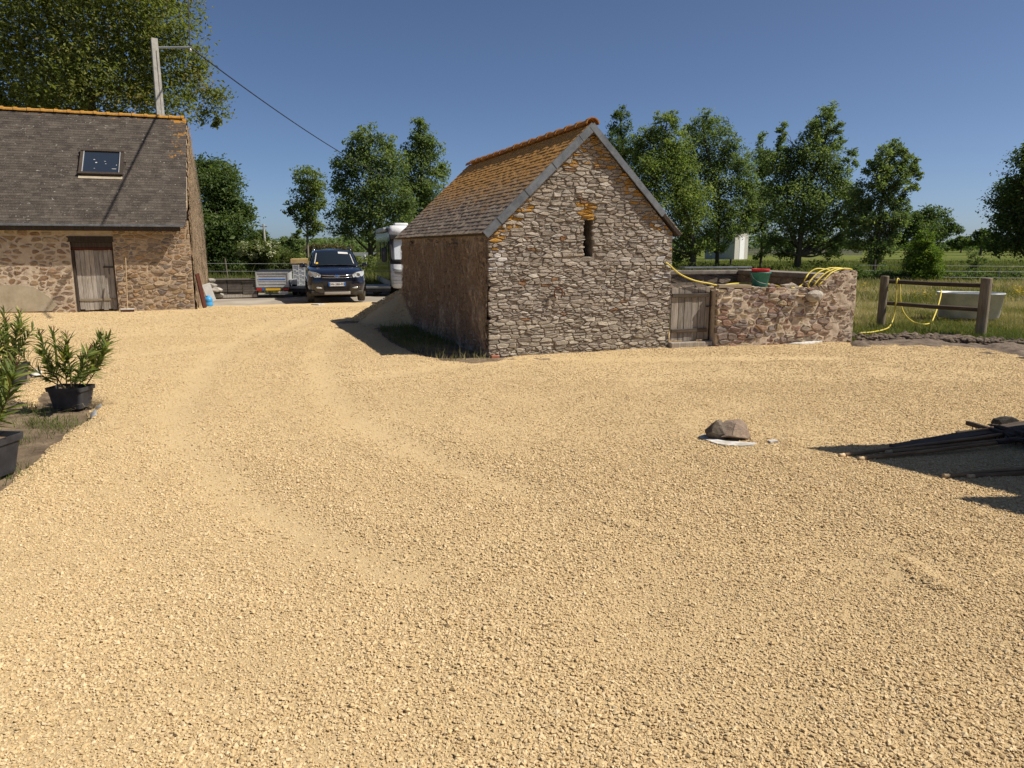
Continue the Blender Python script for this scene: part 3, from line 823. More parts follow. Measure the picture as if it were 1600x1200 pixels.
slates(hut, ER, RT, y0r, y1r, .205, .118, rngs, M['slate_hut'], 0)
def ridge_run(parent, apex, ya, yb, ln, rad, mat, rng, name='ridge_tile'):
    n = round((yb - ya) / ln); ln = (yb - ya) / n
    for k in range(n):
        a = ya + k * ln; mb2 = MB(); vs = []; m = 9
        prof = ((a - .01, rad * 1.16), (a + .07, rad * 1.18), (a + .09, rad), (a + ln + .02, rad * .94))
        dz = rng.uniform(-.008, .008)
        for yy, rr in prof:
            for i in range(m):
                w = math.pi * (.02 + .96 * i / (m - 1))
                vs.append((apex[0] + math.cos(w) * rr, yy, apex[1] + dz + math.sin(w) * rr * .92 - rad * .35))
        for yy, rr in prof:
            for i in range(m):
                w = math.pi * (.02 + .96 * i / (m - 1))
                vs.append((apex[0] + math.cos(w) * (rr - .018), yy, apex[1] + dz + math.sin(w) * (rr - .018) * .92 - rad * .35))
        fs = []; q = len(prof)
        for j in range(q - 1):
            for i in range(m - 1):
                fs.append((j * m + i, j * m + i + 1, (j + 1) * m + i + 1, (j + 1) * m + i)); o = q * m
                fs.append((o + j * m + i, o + (j + 1) * m + i, o + (j + 1) * m + i + 1, o + j * m + i + 1))
        for i in range(m - 1):
            fs.append((i, q * m + i, q * m + i + 1, i + 1)); e = (q - 1) * m; fs.append((e + i, e + i + 1, q * m + e + i + 1, q * m + e + i))
        mb2.add(vs, fs); mb2.build(name, mat, parent)
ridge_run(hut, (AX_, 3.685), y0r - .03, y1r + .02, .415, .105, M['ridge'], rngs)
for side, (e, ) in (('l', (EU,)), ('r', (ER,))):
    u = RT - e; Ls = u.length; u.normalize(); nn = Vector((-u.z, 0, u.x)); nn = nn if nn.z > 0 else -nn
    rows = 8; Lv = Ls if side == 'l' else Ls * .80
    for k in range(rows):
        s0, s1 = Ls - Lv + Lv * k / rows + .004, Ls - Lv + Lv * (k + 1) / rows + .012
        if k == rows - 1: s1 = Ls - .01
        mb = MB(); o = .006 * (k % 2) + rngs.uniform(0, .004)
        a, b = e + u * s0 + nn * .018, e + u * s1 + nn * .018
        wd = .125 if side == 'l' else .10
        mb.prism([(a.x, a.z), (b.x, b.z), (b.x - nn.x * wd, b.z - nn.z * wd), (a.x - nn.x * wd, a.z - nn.z * wd)], fy, -.088 - o, -.062)
        mb.build('verge_flashing', M['zinc'], hut)
# horseshoe nailed to the gable
hp = pl(870, 457, HUT0, E2); hx = (hp - HUT0).dot(E1); hz = hp.z
mb = MB()
mb.tube([(math.sin(w) * .072, 0, math.cos(w) * .082 - (.02 if abs(w) > 2 else 0)) for w in np.linspace(-2.5, 2.5, 17)], .0125, 6)
o = mb.build('horseshoe', M['rust']); o.location = HUT0 + E1 * hx - E2 * .066 + Vector((0, 0, hz)); o.rotation_euler = (0, 0, PHI)
tag(o, 'rusty horseshoe hung on the stone gable left of the slit', 'horseshoe')

# ================================================================== BARN
PB = math.radians(19.4)
B1 = Vector((math.cos(PB), math.sin(PB), 0)); B2 = Vector((-math.sin(PB), math.cos(PB), 0))
BARN0 = gp(305, 483)
BD, BEZ, BRY, BRZ, BEB = 6.7, 2.46, 3.0, 5.55, 2.75       # depth, front eave, ridge depth, ridge height, back eave
BL = 9.5
barn = thing('stone_barn', 'long stone barn with grey slate roof, roof window and old plank door', 'barn', BARN0, PB)
# local: x from -BL..0 along the front, y back
DR = (-2.96, -1.94, -.02, 1.98)                         # door opening
fyb = lambda a, b, d: Vector((a, d, b))
mb = MB()
mb.prism([(-BL, -.15), (DR[0], -.15), (DR[0], BEZ), (-BL, BEZ)], fyb, .012, .5)
mb.prism([(DR[0], DR[3]), (DR[1], DR[3]), (DR[1], BEZ), (DR[0], BEZ)], fyb, .012, .5)
mb.build('front_wall', M['mortar_pink'], barn)
mb = MB(); mb.prism([(DR[1], -.15), (-.02, -.15), (-.02, BEZ), (DR[1], BEZ)], fyb, .012, .5); mb.build('front_wall', M['mortar_brown'], barn)
mb = MB()
def barn_top(y):
    y = np.asarray(y, float)
    return np.where(y < BRY, BEZ + (BRZ - BEZ) * y / BRY, BRZ + (BEB - BRZ) * (y - BRY) / (BD - BRY))
fx = lambda a, b, d: Vector((d, a, b))
mb.prism([(.5, -.15), (BD, -.15), (BD, BEB), (BRY, BRZ - .12), (.5, float(barn_top(.5)) - .14)], fx, -.5, -.03)
mb.prism([(.0, -.15), (BD, -.15), (BD, BEB), (BRY, BRZ - .02), (.0, BEZ)], fx, -BL - .5, -BL - .002)
mb.box((-BL, BD - .5, -.15), (-.5, BD - .002, BEB))
mb.build('gable_wall_core', M['mortar_brown'], barn)
bristle_wall('gable_wall', lambda a, o, z: (.0 + o + .055 * max(0, 3 - z) / 3, .0 + a, z - .1), BD, 3, M['bristle_barn'], barn, 77, .055, .06, lambda a: barn_top(a) + .02)
twigs('ivy_stalks', lambda a, o, z: (.03 + o, a, z), BD, 3, 7000, M['twig_pale'], barn, 78, (.1, .35), .022, lambda a: barn_top(a) - .2)
def mortar_face(name, x0, x1, z0, topf, mat, parent, seed, amp=.022, off=.0):
    na = max(2, int((x1 - x0) / .035)); nb = 44
    A, B = np.meshgrid(np.linspace(x0, x1, na + 1), np.linspace(0, 1, nb + 1))
    Zz = z0 + B * (np.vectorize(topf)(A) - z0)
    O = off + amp * (vnoise(A * 3, Zz * 3, seed) - .5) * 2 + amp * (vnoise(A * 9, Zz * 9, seed + 1) - .5) * 1.4 + amp * .7 * (vnoise(A * 25, Zz * 25, seed + 2) - .5)
    idx = np.arange(A.size).reshape(A.shape)
    q = np.stack([idx[:-1, :-1], idx[:-1, 1:], idx[1:, 1:], idx[1:, :-1]], -1).reshape(-1, 4)
    link(name, np_mesh(name, np.stack([A.ravel(), -O.ravel(), Zz.ravel()], 1), q), mat, parent)
mortar_face('pointing', -6.6, DR[0], -.1, lambda x: BEZ, M['mortar_pink'], barn, 101, .0085, -.002)
mortar_face('pointing', DR[1], -.0, -.1, lambda x: BEZ, M['mortar_brown'], barn, 105, .008, -.004)
rngs = random.Random(31)
ps = rubble(-6.4, DR[0] - .02, .0, BEZ - .05, .24, .12, .040, rngs, .55)
ps = [p for p in ps if not (sum(q[0] for q in p) / len(p) < -3.95 and sum(q[1] for q in p) / len(p) < .78)]
CB = [(.36, .24, .15), (.31, .20, .125), (.42, .30, .20), (.36, .27, .185), (.40, .28, .17), (.30, .22, .16), (.46, .36, .25)]
ps2 = rubble(DR[1] + .02, -.0, -.05, BEZ - .05, .23, .11, .022, rngs, .5)
CB2 = [(.36, .26, .17), (.42, .31, .20), (.31, .23, .16), (.39, .28, .16), (.34, .26, .19), (.27, .22, .18), (.46, .35, .23), (.40, .26, .14)]
lay(barn, ps, rngs, lambda x, z, r: pick(CB, r), lambda x, o, z: (x, -o, z), 150, .05, (-.004, .016), .016, .006, rnd=(.12, .34))
lay(barn, ps2, rngs, lambda x, z, r: pick(CB2, r), lambda x, o, z: (x, -o, z), 150, .05, (-.002, .022), .016, .006, rnd=(.1, .3))
mb = MB(); mb.prism([(-7.6, .06), (-3.55, .05), (-3.40, .20), (-3.58, .44), (-3.9, .70), (-4.3, .76), (-7.6, .78)], fyb, -.022, .011); mb.build('cement_patch', M['render_patch'], barn)
# door: lintel boards, planks, ledge, jamb posts
door = thing('plank_door', None, None, (DR[0], 0, 0)); door.parent = barn
dw = DR[1] - DR[0]; nps = 8; x = .07; rngs = random.Random(8); tot = dw - .11
for k in range(nps):
    w_ = tot / nps
    mb = MB(); mb.bbox((x + .003, .10 + rngs.uniform(0, .006), .05 + rngs.uniform(-.02, .015)), (x + w_ - .003, .125, 1.655 + rngs.uniform(-.008, .008)), .004)
    mb.build('plank', M['wood_grey'], door); x += w_
mb = MB(); mb.bbox((.07, .085, .29), (dw - .05, .099, .345), .004); mb.build('ledge', M['wood_plank'], door)
for z_ in (.0,):
    mb = MB(); mb.bbox((dw - .30, .075, 1.18), (dw - .05, .098, 1.215), .004); mb.tube([(dw - .16, .07, 1.0), (dw - .16, .055, 1.08), (dw - .16, .07, 1.16)], .01, 6); mb.build('latch', M['iron'], door)
mb = MB(); mb.box((0, .02, .0), (.06, .14, 1.66)); mb.box((dw - .045, .02, .0), (dw, .14, 1.66)); mb.box((.0, .14, .0), (dw, .3, 1.98)); mb.build('frame', M['wood_dark'], door)
mb = MB(); mb.bbox((-.07, -.012, 1.87), (dw + .02, .12, 2.02), .01); mb.build('lintel', M['wood_dark'], barn).location = (DR[0], 0, 0)
for (z0_, z1_, m_) in ((1.735, 1.865, 'wood_dark'), (1.66, 1.73, 'wood_red')):
    mb = MB(); mb.bbox((.02, .04, z0_), (dw - .02, .11, z1_), .006); mb.build('board', M[m_], door)
# roof
AE, AR = Vector((0, -.33, 2.33)), Vector((0, BRY, 5.62))
mb = MB(); th = .06
def xp(a, b, d): return Vector((d, a, b))
mb.prism([(AE.y, AE.z), (AR.y, AR.z), (AR.y, AR.z - th * 1.5), (AE.y + .02, AE.z - th)], xp, -BL - .1, -.10)
mb.prism([(AR.y, AR.z), (BD + .3, BEB - .12), (BD + .3, BEB - .2), (AR.y, AR.z - th * 1.5)], xp, -BL - .1, -.02)
mb.build('roof_boarding', M['wood_dark'], barn)
class _F: pass
rngs = random.Random(9)
# slates in a frame turned so that courses run along x
sl = thing('roof_slope', None, None, (0, 0, 0)); sl.parent = barn; sl.rotation_euler = (0, 0, -math.pi / 2)
# local of roof_slope: X' = -y... (x', y') -> barn (y', -x')
SKY = (-2.77, -1.68, 1.90, 2.94)                        # roof window: x range, slope range
A_, B_ = Vector((.33, 0, 2.335)), Vector((-BRY, 0, 5.625))
slates(sl, A_, B_, -6.9, -.03, .19, .105, rngs, M['slate_barn'], 300, P0=lambda t: t[0] - t[1] * .2,
       th=.0045, lf=(.0085, .0014), tl=.0004, top=.0, jt=.0006, lichf=lambda s, y, r: (.62 if y > -.55 and s > .55 + .3 * r.random() else 0) + (.5 if s > .95 else 0),
       keep=lambda s, y: not (SKY[0] - .0 < y < SKY[1] + .0 and SKY[2] + .02 < s < SKY[3] - .03))
mb = MB(); mb.prism([(AE.y - .03, AE.z + .012), (AR.y, AR.z + .012), (AR.y, AR.z), (AE.y - .03, AE.z)], xp, -BL - .1, -6.9); mb.build('roof_covering', M['slate_barn'], barn)
mb = MB(); mb.bbox((-BL - .1, -.385, 2.275), (-.10, -.335, 2.33), .01); mb.build('eaves_gutter', M['zinc'], barn)
mb = MB(); mb.bbox((-BL - .1, -.33, 2.16), (-.2, -.30, 2.27), .004); mb.build('fascia', M['wood_dark'], barn)
def barn_ridge():
    rr = thing('ridge', None, None, (0, BRY, 0)); rr.parent = barn; rr.rotation_euler = (0, 0, math.pi / 2)
    ridge_run(rr, (0, 5.64), .10, 6.9, .34, .10, M['ridge_orange'], rngs)
g = G('ridge_tile_orange'); p = g.pos(); n = g.noise(p, 12, 6, .7)
M['ridge_orange'] = g.set(g.ramp(n, [(.28, (.22, .10, .035)), (.5, (.40, .20, .035)), (.72, (.46, .27, .07))]), .9, g.bump(n, .6, .01))
barn_ridge()
# roof window
us = (AR - AE).normalized(); ns = Vector((0, -us.z, us.y))
rw = thing('roof_window', None, None, (0, 0, 0)); rw.parent = barn
def onroof(x, s, h): return AE + Vector((x, 0, 0)) + us * s + ns * h
def roofbox(mb, x0, x1, s0, s1, h0, h1):
    c = [onroof(x, s, h) for h in (h0, h1) for x, s in ((x0, s0), (x1, s0), (x1, s1), (x0, s1))]
    mb.add(c, [(0, 3, 2, 1), (4, 5, 6, 7), (0, 1, 5, 4), (1, 2, 6, 5), (2, 3, 7, 6), (3, 0, 4, 7)])
mb = MB(); roofbox(mb, SKY[0] + .085, SKY[1] - .085, SKY[2] + .085, SKY[3] - .065, .055, .062); mb.build('pane', M['pane'], rw)
for (a, b, c, d) in ((SKY[0], SKY[0] + .08, SKY[2], SKY[3]), (SKY[1] - .08, SKY[1], SKY[2], SKY[3]), (SKY[0], SKY[1], SKY[3] - .06, SKY[3] + .02), (SKY[0] - .01, SKY[1] + .01, SKY[2] - .0, SKY[2] + .08)):
    mb = MB(); roofbox(mb, a, b, c, d, .004, .085 if c < d - .3 else .105); mb.build('frame', M['wood_dark'], rw)
for a in (SKY[0] + .08, SKY[1] - .095):
    mb = MB(); roofbox(mb, a, a + .015, SKY[2] + .082, SKY[3] - .062, .05, .095); mb.build('glazing_bar', M['galv'], rw)
mb = MB(); roofbox(mb, SKY[0] + .0, SKY[1] - .0, SKY[2] - .12, SKY[2] - .012, .022, .032); mb.build('apron', M['render_patch'], rw)
for (fx_, fs_, sw, sh) in ((.33, .62, .04, .02), (.38, .50, .045, .035), (.58, .56, .04, .014), (.60, .46, .035, .012), (.85, .42, .022, .022), (.80, .26, .11, .015), (.35, .26, .035, .012)):
    mb = MB(); xx = SKY[0] + (SKY[1] - SKY[0]) * fx_; ss = SKY[2] + (SKY[3] - SKY[2]) * fs_
    roofbox(mb, xx - sw / 2, xx + sw / 2, ss - sh / 2, ss + sh / 2, .0622, .064); mb.build('lichen_spot', M['board_grey'], rw)

# ================================================================== PEN WALL BESIDE THE HUT
PW0 = gp(1117, 541); PW1 = gp(1331, 532)
PA = math.atan2(PW1.y - PW0.y, PW1.x - PW0.x); PL = (PW1 - PW0).length
pen = thing('pen_wall', 'low wall of red and grey field stones closing off a pen beside the hut', 'stone wall', PW0, PA)
P1 = Vector((math.cos(PA), math.sin(PA), 0)); P2 = Vector((-math.sin(PA), math.cos(PA), 0))
def pz(u, v): q = pl(u, v, PW0, P2); return ((q - PW0).dot(P1), q.z)
TOPP = [pz(*t) for t in ((1117, 453), (1180, 450), (1232, 452), (1262, 450), (1279, 447), (1289, 437), (1301, 427), (1337, 423))]
TOPP[0] = (0, TOPP[0][1]); TOPP[-1] = (PL + .02, TOPP[-1][1])
mb = MB()
mb.prism([(0, -.1), (PL, -.1)] + [(min(a, PL), b - .02) for a, b in reversed(TOPP)], fyb, .012, .42)
mb.build('front_wall', M['mortar_pink'], pen)
HB = 1.235
def penz(x):
    for (a, za), (b, zb) in zip(TOPP, TOPP[1:]):
        if a <= x <= b: return za + (zb - za) * (x - a) / (b - a)
    return TOPP[-1][1]
mortar_face('pointing', 0, PL, -.1, lambda x: penz(min(x, PL)) - .015, M['mortar_pink'], pen, 111, .011, -.003)
rngs = random.Random(41)
polys = rubble(0, PL, -.05, 1.4, .20, .092, .013, rngs, .5, hvar=.6)
polys2 = []
for p in polys:
    cx = sum(q[0] for q in p) / len(p); t = penz(cx)
    p = clip(p, 0, 1, t + rngs.uniform(-.01, .03))
    if len(p) >= 3 and area(p) > .002: polys2.append(p)
CP = [tuple(1.2 * (.66 * c_ + .34 * t_[1]) * (1.0, 1.02, .96)[i_] for i_, c_ in enumerate(t_)) for t_ in ((.36, .20, .12), (.30, .15, .10), (.25, .15, .13), (.40, .28, .18), (.33, .24, .17), (.22, .16, .14), (.42, .29, .15), (.36, .27, .20), (.28, .19, .16))]
def pcol(x, z, r):
    if x > PL * .70: return pick([(.40, .30, .22), (.36, .26, .19), (.44, .35, .27), (.30, .22, .17)], r)
    return pick(CP, r)
lay(pen, polys2, rngs, pcol, lambda x, o, z: (x, -o - (.0 if x < PL * .7 else -.012), z), 300, .06, (.0, .034), .02, .008, rnd=(.1, .32))
# loose stones on top
def rock(mb, c, r, rng, seed_sc=(1, 1, 1), sub=2, amp=.25, npl=9, dmin=.62, dmax=.95):
    bm = bmesh.new(); bmesh.ops.create_icosphere(bm, subdivisions=sub, radius=1)
    planes = [(Vector((rng.gauss(0, 1), rng.gauss(0, 1), rng.gauss(0, 1))).normalized(), rng.uniform(dmin, dmax)) for _ in range(npl)]
    vs = []
    for v in bm.verts:
        p = v.co.copy()
        for n_, d_ in planes:
            e = p.dot(n_) - d_
            if e > 0: p -= n_ * e
        p *= 1 + rng.uniform(-.04, .04)
        vs.append(Vector(c) + Vector((p.x * r * seed_sc[0], p.y * r * seed_sc[1], p.z * r * seed_sc[2])))
    mb.add(vs, [tuple(v.index for v in f.verts) for f in bm.faces]); bm.free()
def rock_part(name, c, r, rng, sc, col, parent, sub=2):
    mb = MB(); rock(mb, c, r, rng, sc, sub); mb.c = [tuple(col) + (1,)] * len(mb.v); mb.has = True
    return mb.build(name, M['stone'], parent)
rock_part('stone', (1.98, -.06, .84), .16, random.Random(2), (1.25, .7, .78), (.45, .40, .33), pen)
for k in range(26):
    xx = rngs.uniform(.05, PL - .1)
    rock_part('stone', (xx, rngs.uniform(.05, .36), penz(xx) - .005), rngs.uniform(.05, .11), rngs, (1.35, 1, .62), pick(CP, rngs), pen, 1)
for k in range(3):
    rock_part('stone', (rngs.uniform(1.3, 1.8), rngs.uniform(.1, .4), penz(1.7) + .02), rngs.uniform(.07, .12), rngs, (1.3, 1, .7), pick(CP, rngs), pen, 1)
# return wall and back wall with coping
RB = 3.1
BX0 = -1.0
mb = MB(); mb.box((PL - .48, .422, -.1), (PL, RB + .3, HB - .10)); mb.build('return_wall', M['mortar_dark'], pen)
mb = MB(); mb.box((BX0, RB, -.1), (PL - .482, RB + .3, HB - .10)); mb.build('back_wall', M['mortar_dark'], pen)
mb = MB(); mb.bbox((PL - .54, .45, HB - .098), (PL + .05, RB + .36, HB), .02); mb.bbox((BX0, RB - .06, HB - .098), (PL - .545, RB + .36, HB - .003), .02); mb.build('coping', M['concrete_dark'], pen)
polys = rubble(BX0, PL - .5, .3, HB - .1, .26, .12, .022, rngs, .6)
lay(pen, polys, rngs, lambda x, z, r: pick([(.26, .21, .16), (.32, .25, .19), (.22, .17, .13)], r), lambda x, o, z: (x, RB - o, z), 90, .04, (0, .02), .014)
polys = rubble(.46, RB, .3, HB - .1, .26, .12, .022, rngs, .6)
lay(pen, polys, rngs, lambda x, z, r: pick([(.26, .21, .16), (.32, .25, .19), (.22, .17, .13)], r), lambda x, o, z: (PL - .48 - o, x, z), 70, .04, (0, .02), .014)

# ================================================================== GATE AND THINGS ABOUT THE PEN
def local_on(o, a, n, u, v): q = pl(u, v, o, n); return ((q - o).dot(a), q.z)
gate = thing('plank_gate', 'grey plank gate with two brown battens between the hut and the low wall', 'gate', HUT0 + E1 * 3.315 - E2 * .02, PHI - .05)
gl = ((PW0 - (HUT0 + E1 * 3.315)).length) - .03
GZ0, GZ1 = .10, 1.03
rngs = random.Random(17); ws = [1.0, .8, 1.0, .95, 1.0, .62]; tot = sum(ws); x = .0
for w_ in ws:
    wd = w_ / tot * (gl - .04)
    mb = MB(); dz = rngs.uniform(-.012, .012); mb.bbox((x + .004, rngs.uniform(0, .008), GZ0 + rngs.uniform(-.01, .01)), (x + wd - .004, .032, GZ1 + dz), .005); mb.build('plank', M['wood_gate'], gate); x += wd
for z_ in (.28, .90):
    mb = MB(); mb.bbox((.0, -.03, z_ - .032), (gl - .09, -.001, z_ + .032), .005); mb.build('batten', M['wood_red'] if False else M['wood_dark2'] if 'wood_dark2' in M else M['wood_rail'], gate)
mb = MB(); mb.tube([(gl - .12, -.02, .70), (gl - .02, -.02, .70)], .012, 6); mb.build('latch', M['iron'], gate)
mb = MB(); mb.bbox((-.03, -.10, -.04), (gl + .0, .10, .085), .02); mb.build('sill', M['wood_gate'], gate)
mb = MB(); mb.box((gl - .035, .034, 0), (gl + .0, .20, .98)); mb.build('post', M['wood_dark'], gate)

def penw(x, o, z): return PW0 + P1 * x - P2 * o + Vector((0, 0, z))
# plank lying on the wall top
mb = MB(); mb.bbox((-.32, -.09, -.03), (.32, .09, .03), .006)
o = mb.build('loose_plank', M['wood_plank']); o.location = penw(.36, -.10, penz(.3) + .045); o.rotation_euler = (0, .02, PA - .04)
tag(o, 'weathered board lying across the wall top beside the gate', 'plank')
# bucket
bq = pl(1187, 447, PW0 - P2 * -.2, P2); bx_ = (bq - PW0).dot(P1)
bk = thing('bucket', 'dark green bucket with a red bucket nested in it on the pen wall', 'bucket', penw(bx_, -.2, penz(bx_) + .02), PA)
mb = MB(); mb.lathe([(.0, .0), (.125, .0), (.130, .01), (.172, .235), (.188, .24), (.188, .262), (.170, .262), (.165, .24), (.125, .02), (0, .02)], (0, 0, 0), n=28); mb.build('body', M['bucket'], bk, True)
mb = MB(); mb.lathe([(0, .20), (.12, .20), (.152, .25), (.158, .305), (.166, .32), (.152, .322), (.14, .24), (0, .22)], (0, 0, 0), n=28); mb.build('inner_bucket', M['red_plastic'], bk, True)
mb = MB(); mb.tube(catmull([(-.188, 0, .25), (-.19, -.06, .17), (-.12, -.155, .09), (.0, -.19, .06)], 5), .004, 6); mb.build('handle', M['galv'], bk)
# yellow hose: from the hut corner, sagging to the plank, coiled on the wall
def pw(u, v, back=.0): return pl(u, v, PW0 + P2 * back, P2)
mb = MB()
path = [pw(1040, 410, .12), pw(1047, 415, .1), pw(1062, 428, .1), pw(1084, 438, .1), pw(1108, 443, .1), pw(1125, 446, .12), pw(1150, 443, .3), pw(1200, 444, .42), pw(1228, 451, .15), pw(1238, 450, .02), pw(1247, 449, .12), pw(1256, 441, .4),
        pw(1258, 436, .16), pw(1265, 426, .2), pw(1276, 420, .2), pw(1290, 421, .22), pw(1302, 426, .3), pw(1296, 440, .45), pw(1268, 449, .25), pw(1263, 445, .1), pw(1269, 435, .12), pw(1280, 425, .14), pw(1294, 419.5, .16), pw(1308, 418.5, .2), pw(1320, 421, .3),
        pw(1316, 428, .5), pw(1296, 446, .45), pw(1274, 449, .15), pw(1272, 446, .06), pw(1279, 437, .06), pw(1290, 427, .08), pw(1303, 420.5, .1), pw(1316, 419.5, .16), pw(1326, 422, .3), pw(1308, 432, .5), pw(1290, 446, .3), pw(1279, 447, .02), pw(1287, 438, .0), pw(1298, 427, .02), pw(1310, 421, .06), pw(1322, 419.5, .14), pw(1331, 421, .35)]
mb.tube(catmull(path, 6), .013, 8)
tag(mb.build('garden_hose', M['hose'], None, True), 'yellow garden hose sagging over the gate and coiled on the pen wall', 'hose')
# metal sheet on the back coping
mb = MB(); mb.bbox((-.85, -.06, 0), (.85, .16, .035), .006)
bp = pl(1121, 418.5, PW0 + P2 * (RB + .1), P2)
o = mb.build('metal_sheet', M['zinc']); o.location = bp + Vector((0, 0, -.01)); o.rotation_euler = (0, 0, PA)
tag(o, 'blue grey metal sheet lying along the back coping of the pen', 'metal sheet')
# white geotextile showing at the foot of the wall
def scrap(name, pts, label, mat='white_dirty', h=.012, seed=1, cat='fabric scrap', lift=.0):
    rng = random.Random(seed); mb = MB(); n = len(pts)
    P = [gp(u, v) for u, v in pts]; P = [p + Vector((0, 0, float(yard_h(np.array([p.x]), np.array([p.y]))[0]))) for p in P]; c = sum(P, Vector()) / n
    vs = [p + Vector((0, 0, rng.uniform(.002, h) + lift)) for p in P] + [c + Vector((0, 0, h + lift))]
    vs += [p + Vector((0, 0, -.012)) for p in P]
    mb.add(vs, [(i, (i + 1) % n, n) for i in range(n)] + [(i, n + 1 + i, n + 1 + (i + 1) % n, (i + 1) % n) for i in range(n)])
    tag(mb.build(name, M[mat]), label, cat)
scrap('fabric_scrap', [(1232, 537), (1250, 534.5), (1272, 533), (1286, 532.5), (1284, 534.5), (1268, 536.5), (1250, 537.5)], 'white strip of ground fabric at the foot of the pen wall', seed=3, h=.02, lift=.012)
scrap('fabric_scrap', [(1092, 683), (1100, 681), (1108, 683), (1116, 688), (1132, 691), (1150, 693.5), (1166, 694), (1182, 694), (1176, 696.5), (1158, 697), (1143, 696), (1128, 695.5), (1112, 692), (1102, 688)], 'white ground fabric showing under the boulder', seed=4, h=.008, lift=.009)
scrap('fabric_scrap', [(1200, 691.5), (1206, 690), (1211, 691), (1216, 693.5), (1210, 693.5), (1204, 694)], 'small white shred of fabric right of the boulder', seed=5, h=.012, lift=.009)
def flap():
    a, b = gp(139, 655), gp(149, 640); mb = MB(); vs = []; n = 6
    d = (b - a); side = Vector((-d.y, d.x, 0)).normalized()
    for i in range(n + 1):
        t = i / n; p = a.lerp(b, t); h = .085 * math.sin(math.pi * (.15 + .7 * t)) * (1 + .25 * math.sin(9 * t)); w = .012 * math.sin(8 * t)
        for k, z in enumerate((-.05, h * .5, h)): vs.append(p + side * (w - .018 * k * k) + Vector((0, 0, z)))
    m = len(vs); fs = [(i * 3 + k, i * 3 + 3 + k, i * 3 + 4 + k, i * 3 + 1 + k) for i in range(n) for k in range(2)]
    vs += [v - side * .004 for v in vs]; fs += [tuple(m + q for q in reversed(f)) for f in fs]
    mb.add(vs, fs); tag(mb.build('fabric_scrap', M['white_dirty'], None, True), 'white fabric corner sticking up beside the right oleander pot', 'fabric scrap')
flap()
scrap('fabric_scrap', [(46, 582), (56, 575), (66, 580), (62, 586), (52, 586)], 'white fabric flap behind the right oleander pot', seed=7, h=.03)
scrap('fabric_scrap', [(486, 475.4), (498, 475), (508, 475.6), (498, 476.2)], 'thin white scrap at the gravel edge before the car', seed=8, h=.01, lift=.02)
# boulder
rng_ = random.Random(23)
mb = MB(); rock(mb, (0, 0, 0), 1, rng_, (.29, .23, .108), 3, npl=14, dmin=.5, dmax=.85); mb.c = [(.27, .20, .145, 1)] * len(mb.v); mb.has = True
o = mb.build('boulder', M['stone']); b0 = gp(1153, 688); o.location = b0 + Vector((.0, .14, .05)); o.rotation_euler = (.05, -.06, .9)
tag(o, 'brown boulder lying alone on the gravel', 'boulder')
mb = MB(); rock(mb, (0, 0, 0), 1, random.Random(29), (.11, .11, .125), 3, npl=12, dmin=.5, dmax=.85); mb.c = [(.16, .13, .10, 1)] * len(mb.v); mb.has = True
o = mb.build('boulder', M['stone']); o.location = gp(1122, 689) + Vector((0, .08, .075)); o.rotation_euler = (0, .1, 0)
tag(o, 'small dark stone leaning against the left end of the boulder', 'stone')

# ================================================================== FIELD RAILS, TROUGH, HOSE
F0, F1 = gp(1376, 506), gp(1532, 521)
fd = (F1 - F0); fl = fd.length; fa = math.atan2(fd.y, fd.x)
rail = thing('rail_fence', 'short wooden fence of two thick posts and two dark rails', 'fence', F0, fa)
for x_, zt, r_ in ((0, 1.09, .09), (fl, 1.12, .10)):
    mb = MB(); mb.lathe([(r_, -.15), (r_ * 1.02, .0), (r_, zt - .015), (r_ * .93, zt), (0, zt + .004)], (x_, 0, 0), n=16); mb.build('post', M['wood_post'], rail)
for z_ in (.965, .475):
    mb = MB(); mb.tube([(-.05, .11, z_), (fl * .5, .115, z_ - .012), (fl + .06, .11, z_)], .046, 8); mb.build('rail', M['wood_rail'], rail)
T0 = gp(1519, 500) + Vector((.1, .35, 0))
tub = thing('water_trough', 'grey galvanised water trough standing in the dry grass behind the fence', 'trough', T0, math.radians(-20))
def rrect(a, b, r, n=6):
    out = []
    for cx, cy, s in ((a - r, b - r, 0), (-a + r, b - r, 90), (-a + r, -b + r, 180), (a - r, -b + r, 270)):
        for i in range(n + 1):
            w = math.radians(s + 90 * i / n); out.append((cx + math.cos(w) * r, cy + math.sin(w) * r))
    return out
def loft(mb, rings, cap0=True, cap1=True):
    n = len(rings[0]); vs = [p for r in rings for p in r]
    fs = [(j * n + i, j * n + (i + 1) % n, (j + 1) * n + (i + 1) % n, (j + 1) * n + i) for j in range(len(rings) - 1) for i in range(n)]
    if cap0: fs.append(tuple(range(n - 1, -1, -1)))
    if cap1: fs.append(tuple((len(rings) - 1) * n + i for i in range(n)))
    mb.add(vs, fs)
mb = MB(); rings = []
for z_, a, b in ((.03, .63, .43), (.05, .645, .445), (.60, .70, .48), (.61, .72, .495), (.645, .72, .495), (.645, .695, .47), (.60, .68, .46), (.10, .62, .41)):
    rings.append([(x, y, z_) for x, y in rrect(a, b, min(.40, b * .9))])
loft(mb, rings); mb.build('basin', M['galv'], tub, True)
mb = MB(); mb.add([(x, y, .45) for x, y in rrect(.655, .43, .38)], [tuple(range(28))]); mb.build('water', M['pane'], tub)
mb = MB()
for x_ in (-.4, .4): mb.box((x_ - .06, -.38, 0), (x_ + .06, .38, .05))
mb.build('skid', M['galv_dark'], tub)
nF = Vector((-math.sin(fa), math.cos(fa), 0))
def fp(u, v, o=0.0): return pl(u, v, F0 + nF * o, nF)
up = -1 if nF.y > 0 else 1                         # towards the camera
mb = MB(); nr = .11 if True else 0
